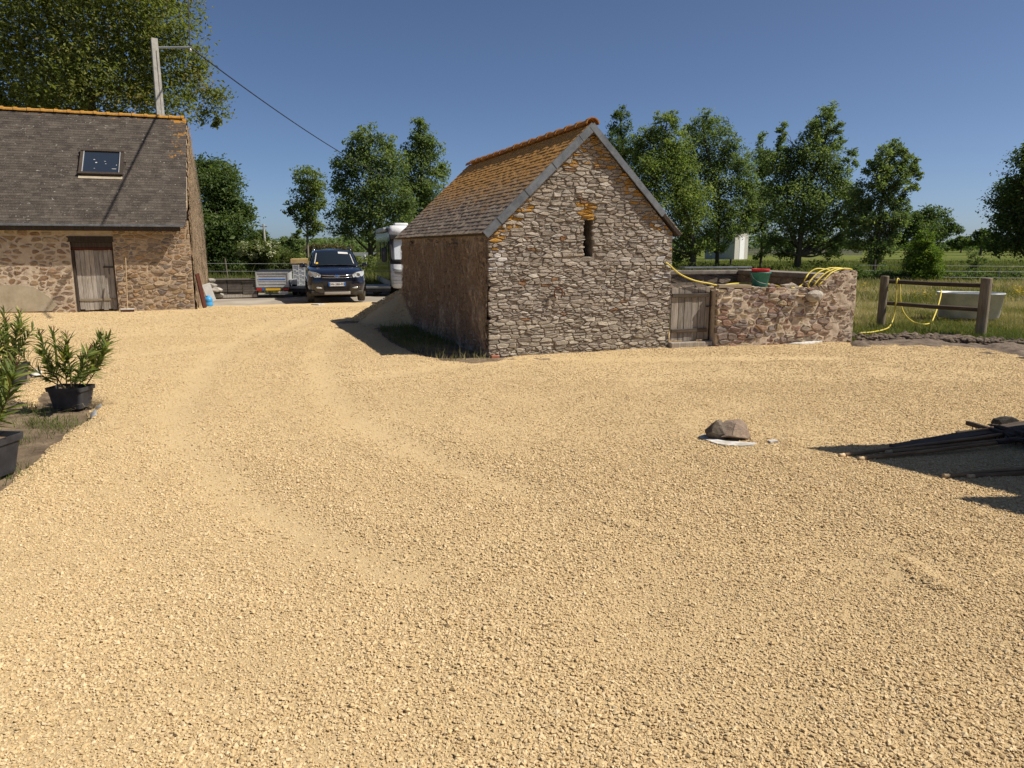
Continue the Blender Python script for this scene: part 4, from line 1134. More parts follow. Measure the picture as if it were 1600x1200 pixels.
path = [gp(1343, 520, .02), gp(1362, 519, .02), gp(1384, 514, .02), gp(1392, 507, .03), fp(1397, 492, .05), fp(1399.5, 474, .05), fp(1400.5, 452, .05), fp(1401, 440, .045), fp(1403, 435.2, .11), fp(1405.5, 440, .18), fp(1406.3, 456, .18), fp(1407.5, 474, .18), fp(1410, 484, .2), fp(1416, 494, .28), gp(1427, 503, .03), gp(1440, 506.5, .02), gp(1450, 506, .02)]
path += [gp(1456, 503, .05), gp(1457, 501, .09)]
q0 = Vector(path[-1]); tr_ = T0 + Vector((math.cos(math.radians(-20)), math.sin(math.radians(-20)), 0)) * -.66
e = pl(1471, 455, tr_ + Vector((0, -.2, 0)), Vector((0, 1, 0)))
path += [q0.lerp(e, .35) + Vector((.03, 0, .03)), q0.lerp(e, .7) + Vector((.03, 0, .06)), e + Vector((0, 0, .02)), e + Vector((.06, .12, -.06)), e + Vector((.1, .2, -.2))]
mb.tube(catmull(path, 6), .015, 8)
tag(mb.build('garden_hose', M['hose'], None, True), 'yellow hose hung over the top fence rail and led into the trough', 'hose')

# ================================================================== LONG-HANDLED TOOLS IN THE SHADE (right edge)
def pole_between(name, a, b, r, mat, parent):
    mb = MB(); a, b = Vector(a), Vector(b); m = (a + b) / 2 + Vector((0, 0, -.004))
    mb.tube([a, a + (b - a) * .01, m, b], [r * .75, r, r * 1.04, r], 10); return mb.build(name, mat, parent, True)
def frame_of(a, b):
    d = (b - a); L = d.length; return a, math.atan2(d.y, d.x), L
def tool(name, label, cat, ua, va, ub, vb, za, zb, head, group=None, r=.0165):
    a, b = gp(ua, va, za), gp(ub, vb, zb); a0 = Vector((a.x, a.y, 0)); _, ang, L = frame_of(a0, Vector((b.x, b.y, 0)))
    t = thing(name, label, cat, a0, ang, group)
    pole_between('handle', (0.05, 0, za), (L, 0, zb), r, M['wood_handle'], t); pole_between('lit_tip', (0, 0, za), (.052, 0, za), r * 1.06, M['wood_pale'], t)  # paler tip colour paints in the sunlit handle ends
    head(t, L, zb)
    return t
M['wood_handle'] = wood('worn_handle_wood', (.15, .10, .06), (.33, .235, .14), (1, 14, 14))
def rake_head(t, L, z):
    mb = MB(); mb.bbox((L - .01, -.26, z - .02), (L + .03, .26, z + .02), .006); mb.build('head', M['iron'], t)
    for k in range(12):
        mb = MB(); y = -.24 + k * .48 / 11; mb.tube([(L + .01, y, z), (L + .05, y, z - .02), (L + .06, y, max(.0, z - .09))], [.007, .006, .003], 6); mb.build('tine', M['iron'], t)
def shovel_head(t, L, z):
    mb = MB(); vs = []; n = 8
    for j in range(n + 1):
        s = j / n; hw = .125 * (1 if s < .65 else math.sqrt(max(0, 1 - ((s - .65) / .35) ** 2)) * .96 + .04)
        for i in range(7):
            y = -1 + i / 3; vs.append((L + .06 + s * .30, y * hw, z + .02 + .045 * y * y + .05 * s * (1 - s)))
    fs = [(j * 7 + i, j * 7 + i + 1, (j + 1) * 7 + i + 1, (j + 1) * 7 + i) for j in range(n) for i in range(6)]
    m = len(vs); vs += [(x, y, zz - .006) for x, y, zz in vs]; fs += [(m + a, m + d, m + c, m + b) for a, b, c, d in fs]
    mb.add(vs, fs); mb.build('blade', M['iron'], t, True)
    mb = MB(); mb.tube([(L - .12, 0, z), (L + .02, 0, z + .005), (L + .12, 0, z + .018)], [.021, .022, .012], 8); mb.build('socket', M['iron'], t)
def plank_head(t, L, z):
    mb = MB(); mb.bbox((L - .02, -.30, z - .05), (L + .02, .30, z + .05), .006); mb.build('board', M['wood_dark'], t)
    mb = MB(); mb.tube([(L - .2, 0, z), (L - .02, .14, z)], .01, 6); mb.tube([(L - .2, 0, z), (L - .02, -.14, z)], .01, 6); mb.build('brace', M['iron'], t)
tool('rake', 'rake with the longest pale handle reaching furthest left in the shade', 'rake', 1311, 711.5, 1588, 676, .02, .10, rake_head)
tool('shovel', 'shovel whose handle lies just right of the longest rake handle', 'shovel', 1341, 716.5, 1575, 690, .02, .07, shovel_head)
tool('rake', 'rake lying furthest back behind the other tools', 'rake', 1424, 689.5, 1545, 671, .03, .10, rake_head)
def long_board(label, ua, va, ub, vb, w, z0, z1):
    a, b = gp(ua, va), gp(ub, vb); _, ang, L = frame_of(a, b); mb = MB(); mb.bbox((0, -w / 2, -.012), (L, w / 2, .012), .004)
    o = mb.build('long_board', M['wood_rail']); o.location = (a.x, a.y, z0); o.rotation_euler = (.05, -math.atan2(z1 - z0, L), ang); tag(o, label, 'board')
long_board('dark flat board lying under the rake handles in the shade', 1398, 704, 1640, 677, .13, .025, .13)
long_board('dark board crossing the tool heads at the right edge', 1500, 688, 1660, 690, .17, .05, .15)
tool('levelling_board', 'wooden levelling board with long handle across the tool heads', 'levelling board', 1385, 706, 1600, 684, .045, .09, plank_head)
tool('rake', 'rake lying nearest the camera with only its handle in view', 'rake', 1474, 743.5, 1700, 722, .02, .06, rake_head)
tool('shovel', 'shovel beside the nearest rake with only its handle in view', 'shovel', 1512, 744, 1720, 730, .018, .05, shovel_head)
rk = MB(); rock(rk, (0, 0, 0), 1, random.Random(3), (.13, .10, .075), 2); rk.c = [(.055, .05, .045, 1)] * len(rk.v); rk.has = True
o = rk.build('stone', M['stone']); o.location = gp(1578, 672) + Vector((.02, .1, .045)); tag(o, 'dark stone lump lying behind the heads of the tools', 'stone')
# unseen gabled blockers added outside the picture, shaped to cast two shadow wedges
def blocker(name, label, apex, length, drop, half, back):
    a = Vector(apex); r = Vector((.645, -.764, 0)); w = Vector((.764, .645, 0))
    t = thing(name, label, 'blocker', (a.x, a.y, 0), math.atan2(r.y, r.x))
    # local x along the ridge, y across
    h = a.z
    fz = lambda p, q, d: Vector((d, p, q))
    mb = MB(); mb.prism([(0, h), (half, h - drop), (half, h - drop - .05), (0, h - .07)], fz, 0, length); mb.build('roof_panel', M['wood_dark'], t)
    mb = MB(); mb.prism([(-.001, h), (-half, h - drop), (-half, h - drop - .05), (-.001, h - .07)], fz, 0, length); mb.build('roof_panel', M['wood_dark'], t)
    mb = MB(); mb.prism([(-half + .06, .0), (half - .06, .0), (half - .06, h - drop - .06), (0, h - .075), (-half + .06, h - drop - .06)], fz, .06, .10); mb.build('gable_board', M['wood_dark'], t)
    mb = MB(); mb.box((.101, half - .12, 0), (length, half - .06, h - drop - .06)); mb.box((.101, -half + .06, 0), (length, -half + .12, h - drop - .06)); mb.build('side_board', M['wood_dark'], t)
tp1, tp2 = gp(1255, 700), gp(1487, 780)
K = SUN.xy / SUN.z
h1, h2 = 3.5, 2.75
blocker('tall_blocker', 'tall gabled shelter added outside the picture to the right to cast the far shadow wedge', (tp1.x + K.x * h1, tp1.y + K.y * h1, h1), 4.2, 2.75, 1.25, 0)
blocker('low_blocker', 'lower gabled shelter added outside the picture to cast the near shadow wedge', (tp2.x + K.x * h2, tp2.y + K.y * h2, h2), 4.0, 2.0, .9, 0)

# ================================================================== BARN CORNER: BROOM, PLANKS, GAS BOTTLE, STONES
bb = gp(200, 487)
br = thing('broom', 'wooden broom leaning against the barn wall beside the plank door', 'broom', bb, PB)
mb = MB(); mb.tube([(0, -.06, .05), (.05, .10, 1.45)], .0135, 8); mb.build('handle', M['wood_pale'], br)
mb = MB(); mb.bbox((-.17, -.10, .055), (.17, -.035, .095), .008); mb.build('head', M['white_dirty'], br)
mb = MB(); mb.box((-.165, -.10, .0), (.165, -.035, .054)); mb.build('bristles', M['wood_red'], br)
lp = gp(319, 481)
mb = MB(); mb.bbox((-.07, -.02, 0), (.07, .02, 1.02), .005)
o = mb.build('leaning_plank', M['wood_red']); o.location = lp + Vector((.02, 0, 0)); o.rotation_euler = (.03, -.24, PB + .9)
tag(o, 'dark red plank leaning on the bristly barn gable', 'plank')
mb = MB(); mb.bbox((-.13, -.02, 0), (.13, .02, .60), .005)
o = mb.build('leaning_board', M['board_grey']); o.location = gp(327, 472) + Vector((0, .25, 0)); o.rotation_euler = (.05, -.30, PB + .3)
tag(o, 'pale grey board leaning beside the red plank', 'board')
gb = thing('gas_bottle', 'blue gas bottle standing at the barn corner', 'gas bottle', gp(326, 479))
mb = MB(); mb.lathe([(.0, .0), (.12, .0), (.125, .02), (.125, .115), (.118, .125), (.125, .135), (.125, .20), (.105, .25), (.06, .275), (0, .28)], (0, 0, .01), n=20); mb.build('body', M['blue_gas'], gb, True)
mb = MB(); mb.lathe([(.065, .27), (.065, .315), (.055, .315), (.055, .27)], (0, 0, .01), n=16); mb.build('collar', M['blue_gas'], gb, True)
ct = Vector((.46, .43, .37)); rngs = random.Random(77)
for k, (u, v, z, s, lab) in enumerate(((331, 466, .0, .17, 'lowest grey block of the stone pile by the barn'), (338, 467, .0, .2, 'wide flat block at the right foot of the stone pile by the barn'), (333, 462, .2, .2, 'middle slab of the stone pile by the barn'), (340, 461, .2, .2, 'pale rounded slab jutting right on the stone pile by the barn'), (331, 457, .36, .16, 'upper block of the stone pile by the barn'), (331, 452, .50, .16, 'topmost block of the stone pile by the barn'))):
    q = gp(334, 466); mb = MB(); rock(mb, (0, 0, 0), 1, rngs, (s * 1.35, s, .105), 2); mb.c = [tuple(ct * rngs.uniform(.7, 1.05)) + (1,)] * len(mb.v); mb.has = True
    o = mb.build('stone_block', M['stone']); p_ = gp(u, 466); o.location = (p_.x, q.y + rngs.uniform(-.05, .25), z + .09); o.rotation_euler = (0, 0, rngs.uniform(0, 3))
    tag(o, lab, 'stone block', 'stone blocks piled by the barn')

# ================================================================== PALLET OF SLABS, TRAILER, CAR, MOTORHOME
pp = gp(368, 465)
pal = thing('pallet', 'wooden pallet under the dark stack of slabs', 'pallet', pp, PB)
for y_ in (0, .42, .84):
    mb = MB(); mb.box((-.72, y_, 0), (.72, y_ + .09, .09)); mb.build('bearer', M['wood_grey'], pal)
for k in range(5):
    mb = MB(); mb.box((-.72, .0 + k * .21, .092), (.72, .10 + k * .21, .112)); mb.build('deck_board', M['wood_grey'], pal)
rngs = random.Random(13); z = .115
sk = thing('slab_stack', 'dark stack of stone slabs on a pallet left of the trailer', 'slab stack', pp + Vector((0, 0, .115)), PB)
for lay_ in range(6):
    for k in range(3):
        mb = MB(); x0 = -.74 + k * .495; mb.bbox((x0 + rngs.uniform(0, .012), rngs.uniform(-.02, .02), lay_ * .082), (x0 + .485, .94, lay_ * .082 + .078), .008); mb.build('slab', M['slab'], sk)
mb = MB(); mb.bbox((-.8, -.04, .494), (.78, .97, .515), .004); mb.build('cover_board', M['slab'], sk)

tl = gp(427, 464)
trl = thing('box_trailer', 'small galvanised box trailer with a blue stripe on its tailgate', 'trailer', tl, math.radians(13))
HW = .56
mb = MB(); mb.box((-HW + .005, .03, .30), (HW - .005, 1.9, .33)); mb.box((-HW, .02, .33), (-HW + .02, 1.9, .86)); mb.box((HW - .02, .02, .33), (HW, 1.9, .86)); mb.box((-HW + .021, 1.88, .33), (HW - .021, 1.9, .86)); mb.build('body', M['galv'], trl)
tg = MB(); tg.bbox((-HW + .03, 0, .36), (HW - .03, .016, .85), .004); tail = tg.build('tailgate', M['galv'], trl)
for a, b in (((-HW, -.02, .34), (-HW + .05, .015, .87)), ((HW - .05, -.02, .34), (HW, .015, .87)), ((-HW + .05, -.02, .83), (HW - .05, -.001, .87)), ((-HW + .05, -.02, .34), (HW - .05, -.001, .38)), ((-HW + .12, -.012, .74), (HW - .12, -.001, .76)), ((-HW + .12, -.012, .45), (HW - .12, -.001, .47))):
    mb = MB(); mb.bbox(a, b, .004); mb.build('rib', M['galv'], tail)
mb = MB(); mb.box((-.46, -.009, .585), (.44, -.001, .635)); mb.build('stripe', M['blue'], tail)
mb = MB(); mb.box((-.48, -.008, .565), (.46, -.001, .583)); mb.build('stripe', M['white'], tail)
mb = MB(); mb.bbox((-HW + .03, -.05, .215), (HW - .03, -.021, .325), .006); mb.build('light_bar', M['cladding'], trl)
for a, b, m_ in ((-.54, -.36, 'red_lens'), (-.35, -.27, 'blue'), (.36, .54, 'red_lens')):
    mb = MB(); mb.bbox((a, -.068, .23), (b, -.051, .31), .006); mb.build('tail_lamp', M[m_], trl)
mb = MB(); mb.bbox((-.24, -.064, .232), (.26, -.051, .308), .003); pt = mb.build('number_plate', M['plate_yellow'], trl)
mb = MB(); mb.bbox((.20, -.07, .115), (.52, -.055, .20), .003); mb.build('plate', M['white'], trl)
for s in (-1, 1):
    mb = MB(); mb.lathe([(.12, -.08), (.24, -.085), (.27, -.06), (.27, .06), (.24, .085), (.12, .08)], (s * (HW + .13), .95, .27), (1, 0, 0), 20); w_ = mb.build('wheel', M['rubber'], trl, True)
    mb = MB(); mb.lathe([(0, -.05), (.12, -.06), (.13, .0), (.12, .06), (0, .05)], (s * (HW + .13), .95, .27), (1, 0, 0), 14); mb.build('rim', M['galv'], w_)
    mb = MB(); mb.bbox((s * (HW + .13) - .12, .62, .555), (s * (HW + .13) + .12, 1.28, .58), .01); mb.bbox((s * (HW + .13) - .12, .60, .40), (s * (HW + .13) + .12, .618, .555), .006); mb.build('mudguard', M['galv'], trl)
mb = MB(); mb.tube([(0, 1.88, .33), (0, 3.1, .36)], .03, 8); mb.build('drawbar', M['galv_dark'], trl)
mb = MB(); mb.bbox((-HW - .03, .0, .875), (HW + .03, 1.9, .885), .004); mb.bbox((-HW - .03, 1.0, .886), (HW + .03, 1.9, .91), .004); mb.build('tarpaulin', M['plastic_black'], trl)

# ---- car
ca = math.radians(16.2)
cd = Vector((-math.sin(ca), math.cos(ca), 0)); cxv = Vector((math.cos(ca), math.sin(ca), 0))
car0 = gp(526, 471) - cd * .75 
car = thing('parked_car', 'dark blue family car parked facing the yard behind the gravel edge', 'car', car0, ca)
def section(y, zb, hb, zm, hm, zs, hs, zt, ht, zc):
    h = [(0, zb), (hb * .8, zb), (hb, zb + .06), (hm, zm), (hs, zs), (ht, zt), (ht * .55, zc - .008), (0, zc)]
    return [(x, y, z) for x, z in h] + [(-x, y, z) for x, z in reversed(h[1:-1])]
secs = [section(.0, .34, .60, .60, .70, .80, .62, .88, .52, .90), section(.06, .27, .70, .60, .80, .84, .74, .93, .60, .95), section(.22, .24, .80, .58, .885, .88, .84, .985, .68, 1.01),
        section(.5, .23, .86, .58, .91, .93, .885, 1.04, .74, 1.07), section(.95, .23, .88, .60, .92, .98, .905, 1.09, .78, 1.125), section(1.30, .24, .88, .62, .92, 1.0, .905, 1.12, .80, 1.15),
        section(2.4, .24, .88, .62, .92, 1.02, .905, 1.14, .80, 1.16), section(3.7, .26, .88, .64, .92, 1.04, .90, 1.15, .79, 1.17), section(4.35, .32, .82, .66, .88, 1.02, .86, 1.12, .74, 1.15), section(4.5, .40, .7, .66, .8, .98, .78, 1.08, .66, 1.1)]
mb = MB(); loft(mb, secs); mb.build('body', M['car_paint'], car, True)
# greenhouse
def gsec(y, z0, h0, z1, h1, zc): h = [(h0, z0), ((h0 + h1) / 2 + .02, (z0 + z1) / 2), (h1 + .015, z1 - .05), (h1 - .05, z1), (h1 * .5, zc - .006), (0, zc)]; return [(x, y, z) for x, z in h] + [(-x, y, z) for x, z in reversed(h[:-1])]
gs = [gsec(1.16, 1.09, .78, 1.13, .74, 1.14), gsec(1.55, 1.10, .80, 1.36, .695, 1.385), gsec(1.95, 1.12, .82, 1.575, .64, 1.60), gsec(2.15, 1.12, .82, 1.625, .63, 1.65), gsec(2.9, 1.13, .82, 1.655, .625, 1.685), gsec(3.7, 1.14, .81, 1.62, .61, 1.65), gsec(4.1, 1.14, .79, 1.54, .60, 1.565), gsec(4.42, 1.10, .74, 1.18, .64, 1.2)]
mb = MB(); loft(mb, gs); mb.build('cabin', M['car_paint'], car, True)
# windscreen
mb = MB(); n = 8; vs = []
for j in range(7):
    t = j / 6; y = 1.13 + (1.955 - 1.13) * t; z = 1.142 + (1.592 - 1.142) * t + .018 * math.sin(math.pi * t)
    hw = .725 - .13 * t
    for i in range(n + 1):
        s = -1 + 2 * i / n; vs.append((s * hw, y - .055 * (1 - s * s) - .022 + .05 * abs(s) ** 3, z + .022 - .035 * abs(s) ** 3))
mb.add(vs, [(j * (n + 1) + i, j * (n + 1) + i + 1, (j + 1) * (n + 1) + i + 1, (j + 1) * (n + 1) + i) for j in range(6) for i in range(n)])
ws = mb.build('windscreen', M['car_glass'], car, True)
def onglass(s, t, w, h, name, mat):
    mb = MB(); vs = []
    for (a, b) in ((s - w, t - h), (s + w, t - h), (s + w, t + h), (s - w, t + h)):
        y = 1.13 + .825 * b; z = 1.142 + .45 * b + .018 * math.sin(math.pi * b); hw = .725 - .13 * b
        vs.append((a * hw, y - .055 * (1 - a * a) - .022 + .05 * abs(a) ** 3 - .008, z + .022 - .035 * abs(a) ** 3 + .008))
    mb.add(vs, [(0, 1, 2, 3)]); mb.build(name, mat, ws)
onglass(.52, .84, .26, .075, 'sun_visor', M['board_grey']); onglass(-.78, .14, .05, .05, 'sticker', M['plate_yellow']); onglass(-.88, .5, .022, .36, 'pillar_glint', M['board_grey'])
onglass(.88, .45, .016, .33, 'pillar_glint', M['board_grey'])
for s in (-1, 1):
    mb = MB(); mb.add([(s * .815, 1.5, 1.15), (s * .845, 3.9, 1.17), (s * .672, 3.85, 1.57), (s * .672, 2.2, 1.575), (s * .715, 1.85, 1.44)], [(0, 1, 2, 3, 4)]); mb.build('side_window', M['car_glass'], car)
    mb = MB(); mb.tube([(s * .60, 2.0, 1.63), (s * .595, 2.2, 1.70), (s * .585, 3.0, 1.72), (s * .575, 3.7, 1.69), (s * .57, 3.9, 1.64)], .016, 6); mb.build('roof_rail', M['chrome'], car, True)
    # mirror
    mb = MB(); mb.bbox((s * .94 if s > 0 else -1.10, 1.62, 1.08), (1.10 if s > 0 else -.94, 1.74, 1.22), .035); mb.tube([(s * .86, 1.68, 1.10), (s * .97, 1.68, 1.13)], .03, 6); mb.build('wing_mirror', M['car_paint'], car, True)
    # headlamp: wedge swept round the corner
    P = [(s * .50, -.012, .80), (s * .48, .015, .88), (s * .60, .045, .955), (s * .78, .16, .985), (s * .862, .33, 1.0), (s * .868, .30, .90), (s * .80, .12, .83), (s * .66, .035, .80)]
    mb = MB(); q = [Vector(p) + Vector((0, -.022, .004)) for p in P]; c_ = sum(q, Vector()) / 8 + Vector((s * .03, -.035, 0)); vs = q + [c_] + [Vector(p) + Vector((0, .05, 0)) for p in P]
    mb.add(vs, [(i, (i + 1) % 8, 8) for i in range(8)] + [(i, 9 + i, 9 + (i + 1) % 8, (i + 1) % 8) for i in range(8)]); hl = mb.build('headlight', M['lamp'], car)
    mb = MB(); mb.lathe([(0, .0), (.045, .0), (.055, .02)], (s * .66, -.035, .885), (0, -1, 0), 14); mb.build('reflector', M['chrome'], hl)
    # fog lamp trim
    mb = MB(); mb.tube([(s * .46, -.02, .475), (s * .56, -.008, .478), (s * .68, .06, .50), (s * .755, .15, .545)], [.012, .03, .038, .012], 8); mb.build('fog_light', M['lamp'], car, True)
    for y_, nm in ((.86, 'front'), (3.55, 'rear')):
        mb = MB(); mb.lathe([(.20, -.10), (.32, -.11), (.352, -.085), (.356, 0), (.352, .085), (.32, .11), (.20, .10)], (s * .80, y_, .352), (1, 0, 0), 28); w_ = mb.build('wheel', M['dusty_rubber'], car, True)
        mb = MB(); mb.lathe([(0, .07 * s), (.06, .09 * s), (.18, .085 * s), (.215, .06 * s)], (s * .80, y_, .352), (1, 0, 0), 20); mb.build('rim', M['silver'], w_, True)
        mb = MB(); vs = []; m_ = 18
        for i in range(m_ + 1):
            w = math.pi * i / m_
            for rr in (.365, .435): vs.append((s * .928, y_ - math.cos(w) * rr, .34 + math.sin(w) * rr))
            vs.append((s * .84, y_ - math.cos(w) * .365, .34 + math.sin(w) * .365))
        mb.add(vs, [(i * 3, i * 3 + 1, i * 3 + 4, i * 3 + 3) for i in range(m_)] + [(i * 3, i * 3 + 3, i * 3 + 5, i * 3 + 2) for i in range(m_)]); mb.build('wheel_arch', M['cladding'], car)
# front details
def patch(name, pts, mat, th=.02, par=None):
    mb = MB(); n = len(pts); mb.add([Vector(p) for p in pts] + [Vector(p) + Vector((0, th, 0)) for p in pts], [tuple(range(n))] + [(i, n + i, n + (i + 1) % n, (i + 1) % n) for i in range(n)]); return mb.build(name, mat, par or car)
gr = patch('grille', [(-.46, -.028, .77), (.46, -.028, .77), (.47, -.012, .885), (-.47, -.012, .885)], M['car_trim'], .05)
for z_ in (.795, .865):
    mb = MB(); mb.tube([(-.46, -.026, z_ + .012), (-.2, -.045, z_), (.2, -.045, z_), (.46, -.026, z_ + .012)], .011, 6); mb.build('chrome_bar', M['chrome'], gr, True)
lg = patch('lower_grille', [(-.40, -.03, .40), (.40, -.03, .40), (.46, -.03, .69), (-.46, -.03, .69)], M['car_trim'], .06)
for k in range(4):
    mb = MB(); mb.bbox((-.39, -.045, .44 + k * .035), (.39, -.031, .452 + k * .035), .003); mb.build('slat', M['plastic_black'], lg)
mb = MB(); mb.lathe([(0, .012), (.045, .010), (.062, .004), (.066, .0)], (0, 0, 0), (0, -1, 0), 20); o = mb.build('emblem', M['blue'], gr, True); o.location = (0, -.05, .845); o.scale = (1.15, 1, .5)
mb = MB(); mb.lathe([(.060, .008), (.068, .010), (.075, .004), (.068, .0)], (0, 0, 0), (0, -1, 0), 20); o = mb.build('emblem_ring', M['chrome'], gr, True); o.location = (0, -.05, .845); o.scale = (1.15, 1, .5)
np_ = patch('number_plate', [(-.26, -.062, .535), (.26, -.062, .535), (.26, -.058, .65), (-.26, -.058, .65)], M['plate_white'], .02)
for a, b in ((-.26, -.222), (.222, .26)):
    mb = MB(); mb.box((a, -.0655, .537), (b, -.0625, .648)); mb.build('blue_band', M['blue'], np_)
text_part('DN-280-PG', .092, M['ink'], np_, Matrix.Translation((0, -.0655, .592)) @ Matrix.Rotation(math.pi / 2, 4, 'X'))
mb = MB(); mb.bbox((-.80, .02, .245), (.80, .30, .40), .04); mb.build('lower_bumper', M['cladding'], car, True)
mb = MB(); mb.bbox((-.40, -.02, .27), (.40, .05, .365), .02); mb.build('skid_plate', M['silver'], car, True)
mb = MB(); mb.tube([(-.70, 1.06, 1.165), (-.2, 1.02, 1.175), (.1, 1.08, 1.17)], .008, 5); mb.tube([(-.05, 1.06, 1.165), (.4, 1.02, 1.175), (.66, 1.08, 1.16)], .008, 5); mb.build('wiper', M['plastic_black'], car)

# ---- flat trailer / ramp lying dark behind the car
fl0 = gp(535, 462)
flt = thing('flatbed_trailer', 'low dark flatbed trailer between the car and the motorhome', 'trailer', fl0, math.radians(3))
mb = MB(); mb.bbox((-2.1, .0, .26), (1.75, 1.6, .34), .01); mb.build('deck', M['galv_dark'], flt)
mb = MB(); mb.box((-2.1, .03, .14), (1.75, .08, .259)); mb.box((-2.1, 1.5, .14), (1.75, 1.55, .259)); mb.build('chassis', M['plastic_black'], flt)
for x_ in (-1.5, -.2, 1.2):
    for y_ in (.30, 1.3):
        mb = MB(); mb.lathe([(.0, -.07), (.11, -.07), (.13, -.05), (.13, .05), (.11, .07), (0, .07)], (x_, y_, .13), (0, 1, 0), 16); mb.build('wheel', M['rubber'], flt, True)
# ---- caged tank with a board on it, left of the car
tk0 = gp(481, 458)
tk = thing('caged_tank', 'white caged liquid tank with a plywood board on top left of the car', 'tank', tk0, math.radians(12))
mb = MB(); mb.bbox((-.5, 0, .16), (.5, 1.0, 1.10), .06); mb.build('tank', M['white'], tk, True)
for k in range(6):
    mb = MB(); z_ = .2 + k * .17; mb.tube([(-.53, -.03, z_), (.53, -.03, z_), (.53, 1.03, z_), (-.53, 1.03, z_), (-.53, -.03, z_)], .016, 6); mb.build('cage_bar', M['galv'], tk)
for k in range(6):
    mb = MB(); x_ = -.5 + k * .2; mb.tube([(x_, -.045, .14), (x_, -.045, 1.08)], .013, 6); mb.build('cage_bar', M['galv'], tk)
mb = MB(); mb.box((-.55, -.05, 0), (.55, .06, .14)); mb.box((-.55, .5, 0), (.55, .6, .14)); mb.build('base', M['wood_grey'], tk)
mb = MB(); mb.bbox((-.58, -.06, 1.13), (.58, 1.06, 1.30), .01); mb.build('board', M['plywood'], tk)

# ---- motorhome
mh0 = gp(613, 462.5)
ma = math.radians(14.8)
mh = thing('motorhome', 'white and grey motorhome half hidden behind the stone hut', 'motorhome', mh0, ma)
# local: x from 0 (image-left front corner) to 2.2, y back to 6.8
mw, mhh, ml = 2.2, 2.52, 6.6
fz_ = lambda a, b, d: Vector((d, a, b))
mb = MB(); mb.prism([(.62, .30), (ml, .30), (ml, mhh - .06), (ml - .1, mhh - .02), (.75, mhh - .02), (.50, mhh - .16), (.44, 1.1)], fz_, .0, mw); mb.build('body', M['side_gloss'], mh)
# front cap: lofted rings from bumper to roof
rings = []
for z_, y_, ins in ((.26, .10, .10), (.32, .02, .05), (.60, -.03, .015), (.82, -.04, .01), (.96, .02, .008), (1.10, .10, .008), (1.14, .12, .008)):
    rings.append([(ins, .66, z_), (ins, y_ + .26, z_), (ins + .10, y_ + .09, z_), (.45, y_, z_), (mw - .45, y_, z_), (mw - ins - .1, y_ + .09, z_), (mw - ins, y_ + .26, z_), (mw - ins, .66, z_)])
mb = MB(); loft(mb, rings); fr = mb.build('front_cap', M['white'], mh, True)
for z_ in (.40, .52, .66):
    mb = MB(); mb.tube([(.02, .24 - .0, z_ + .03), (.11, .05, z_ + .015), (.46, -.04, z_), (mw - .46, -.04, z_)], .014, 6); mb.build('crease', M['white'], fr, True)
mb = MB(); rings = []
for z_, y_, ins in ((1.142, .12, .01), (1.30, .17, .02)):
    rings.append([(ins, .66, z_), (ins, y_ + .25, z_), (ins + .10, y_ + .08, z_), (.45, y_ - .01, z_), (mw - .45, y_ - .01, z_), (mw - ins - .1, y_ + .08, z_), (mw - ins, y_ + .25, z_), (mw - ins, .66, z_)])
loft(mb, rings); mb.build('dash_panel', M['car_trim'], mh, True)
mb = MB(); rings = []
for z_, y_, ins in ((1.302, .17, .05), (2.02, .40, .06)):
    rings.append([(ins, .66, z_), (ins, y_ + .22, z_), (ins + .10, y_ + .08, z_), (.45, y_, z_), (mw - .45, y_, z_), (mw - ins - .1, y_ + .08, z_), (mw - ins, y_ + .22, z_), (mw - ins, .66, z_)])
loft(mb, rings); mb.build('windscreen', M['blind'], mh)
mb = MB(); mb.bbox((.0, .30, 1.302), (.06, .50, 2.05), .02, Matrix.Rotation(-.28, 3, 'X')); mb.bbox((.012, .28, 2.022), (mw - .012, .66, 2.14), .01); mb.build('window_surround', M['car_trim'], mh)
mb = MB(); rings = []
for z_, y_, ins in ((2.142, .33, .02), (2.22, .28, .0), (2.34, .30, .0), (2.46, .42, .03), (mhh, .62, .08)):
    rings.append([(ins, 1.0, z_), (ins, y_ + .22, z_), (ins + .10, y_ + .07, z_), (.45, y_, z_), (mw - .45, y_, z_), (mw - ins - .1, y_ + .07, z_), (mw - ins, y_ + .22, z_), (mw - ins, 1.0, z_)])
loft(mb, rings); mb.build('roof_cap', M['white'], mh, True)
mb = MB(); mb.tube(catmull([(.06, .30, .95), (.16, .09, .93), (.34, .0, .90), (.50, -.025, .88)], 4), [.05, .055, .06, .07, .075, .075, .075, .07, .07, .065, .06, .05, .02], 8); mb.build('headlight', M['lamp'], mh, True)
mb = MB(); mb.tube([(.03, .30, .86), (.16, .05, .82), (.5, -.055, .79), (mw - .5, -.055, .79)], .05, 8); mb.build('trim_band', M['silver'], mh, True)
mb = MB(); mb.bbox((.42, -.075, .56), (.86, -.045, .61), .006); mb.build('badge', M['car_trim'], mh)
mb = MB(); mb.bbox((-.30, .42, 1.20), (-.10, .58, 1.72), .06); mb.tube([(-.16, .52, 1.70), (-.05, .56, 1.86), (.03, .58, 1.90)], .025, 6); mb.build('wing_mirror', M['plastic_black'], mh, True)
mb = MB(); mb.bbox((-.012, .95, .45), (-.002, 1.7, 2.1), .003); mb.build('cab_door', M['side_gloss'], mh)
mb = MB(); mb.bbox((-.02, .80, 1.25), (-.013, 1.6, 1.95), .004); mb.build('side_window', M['car_glass'], mh)
for k, y_ in enumerate((2.6, 4.4)):
    mb = MB(); mb.bbox((-.02, y_, 1.25), (-.002, y_ + 1.1, 1.95), .006); mb.build('side_window', M['car_glass'], mh)
mb = MB(); mb.bbox((-.015, .7, .30), (-.002, ml - .05, .52), .004); mb.build('skirt', M['galv'], mh)
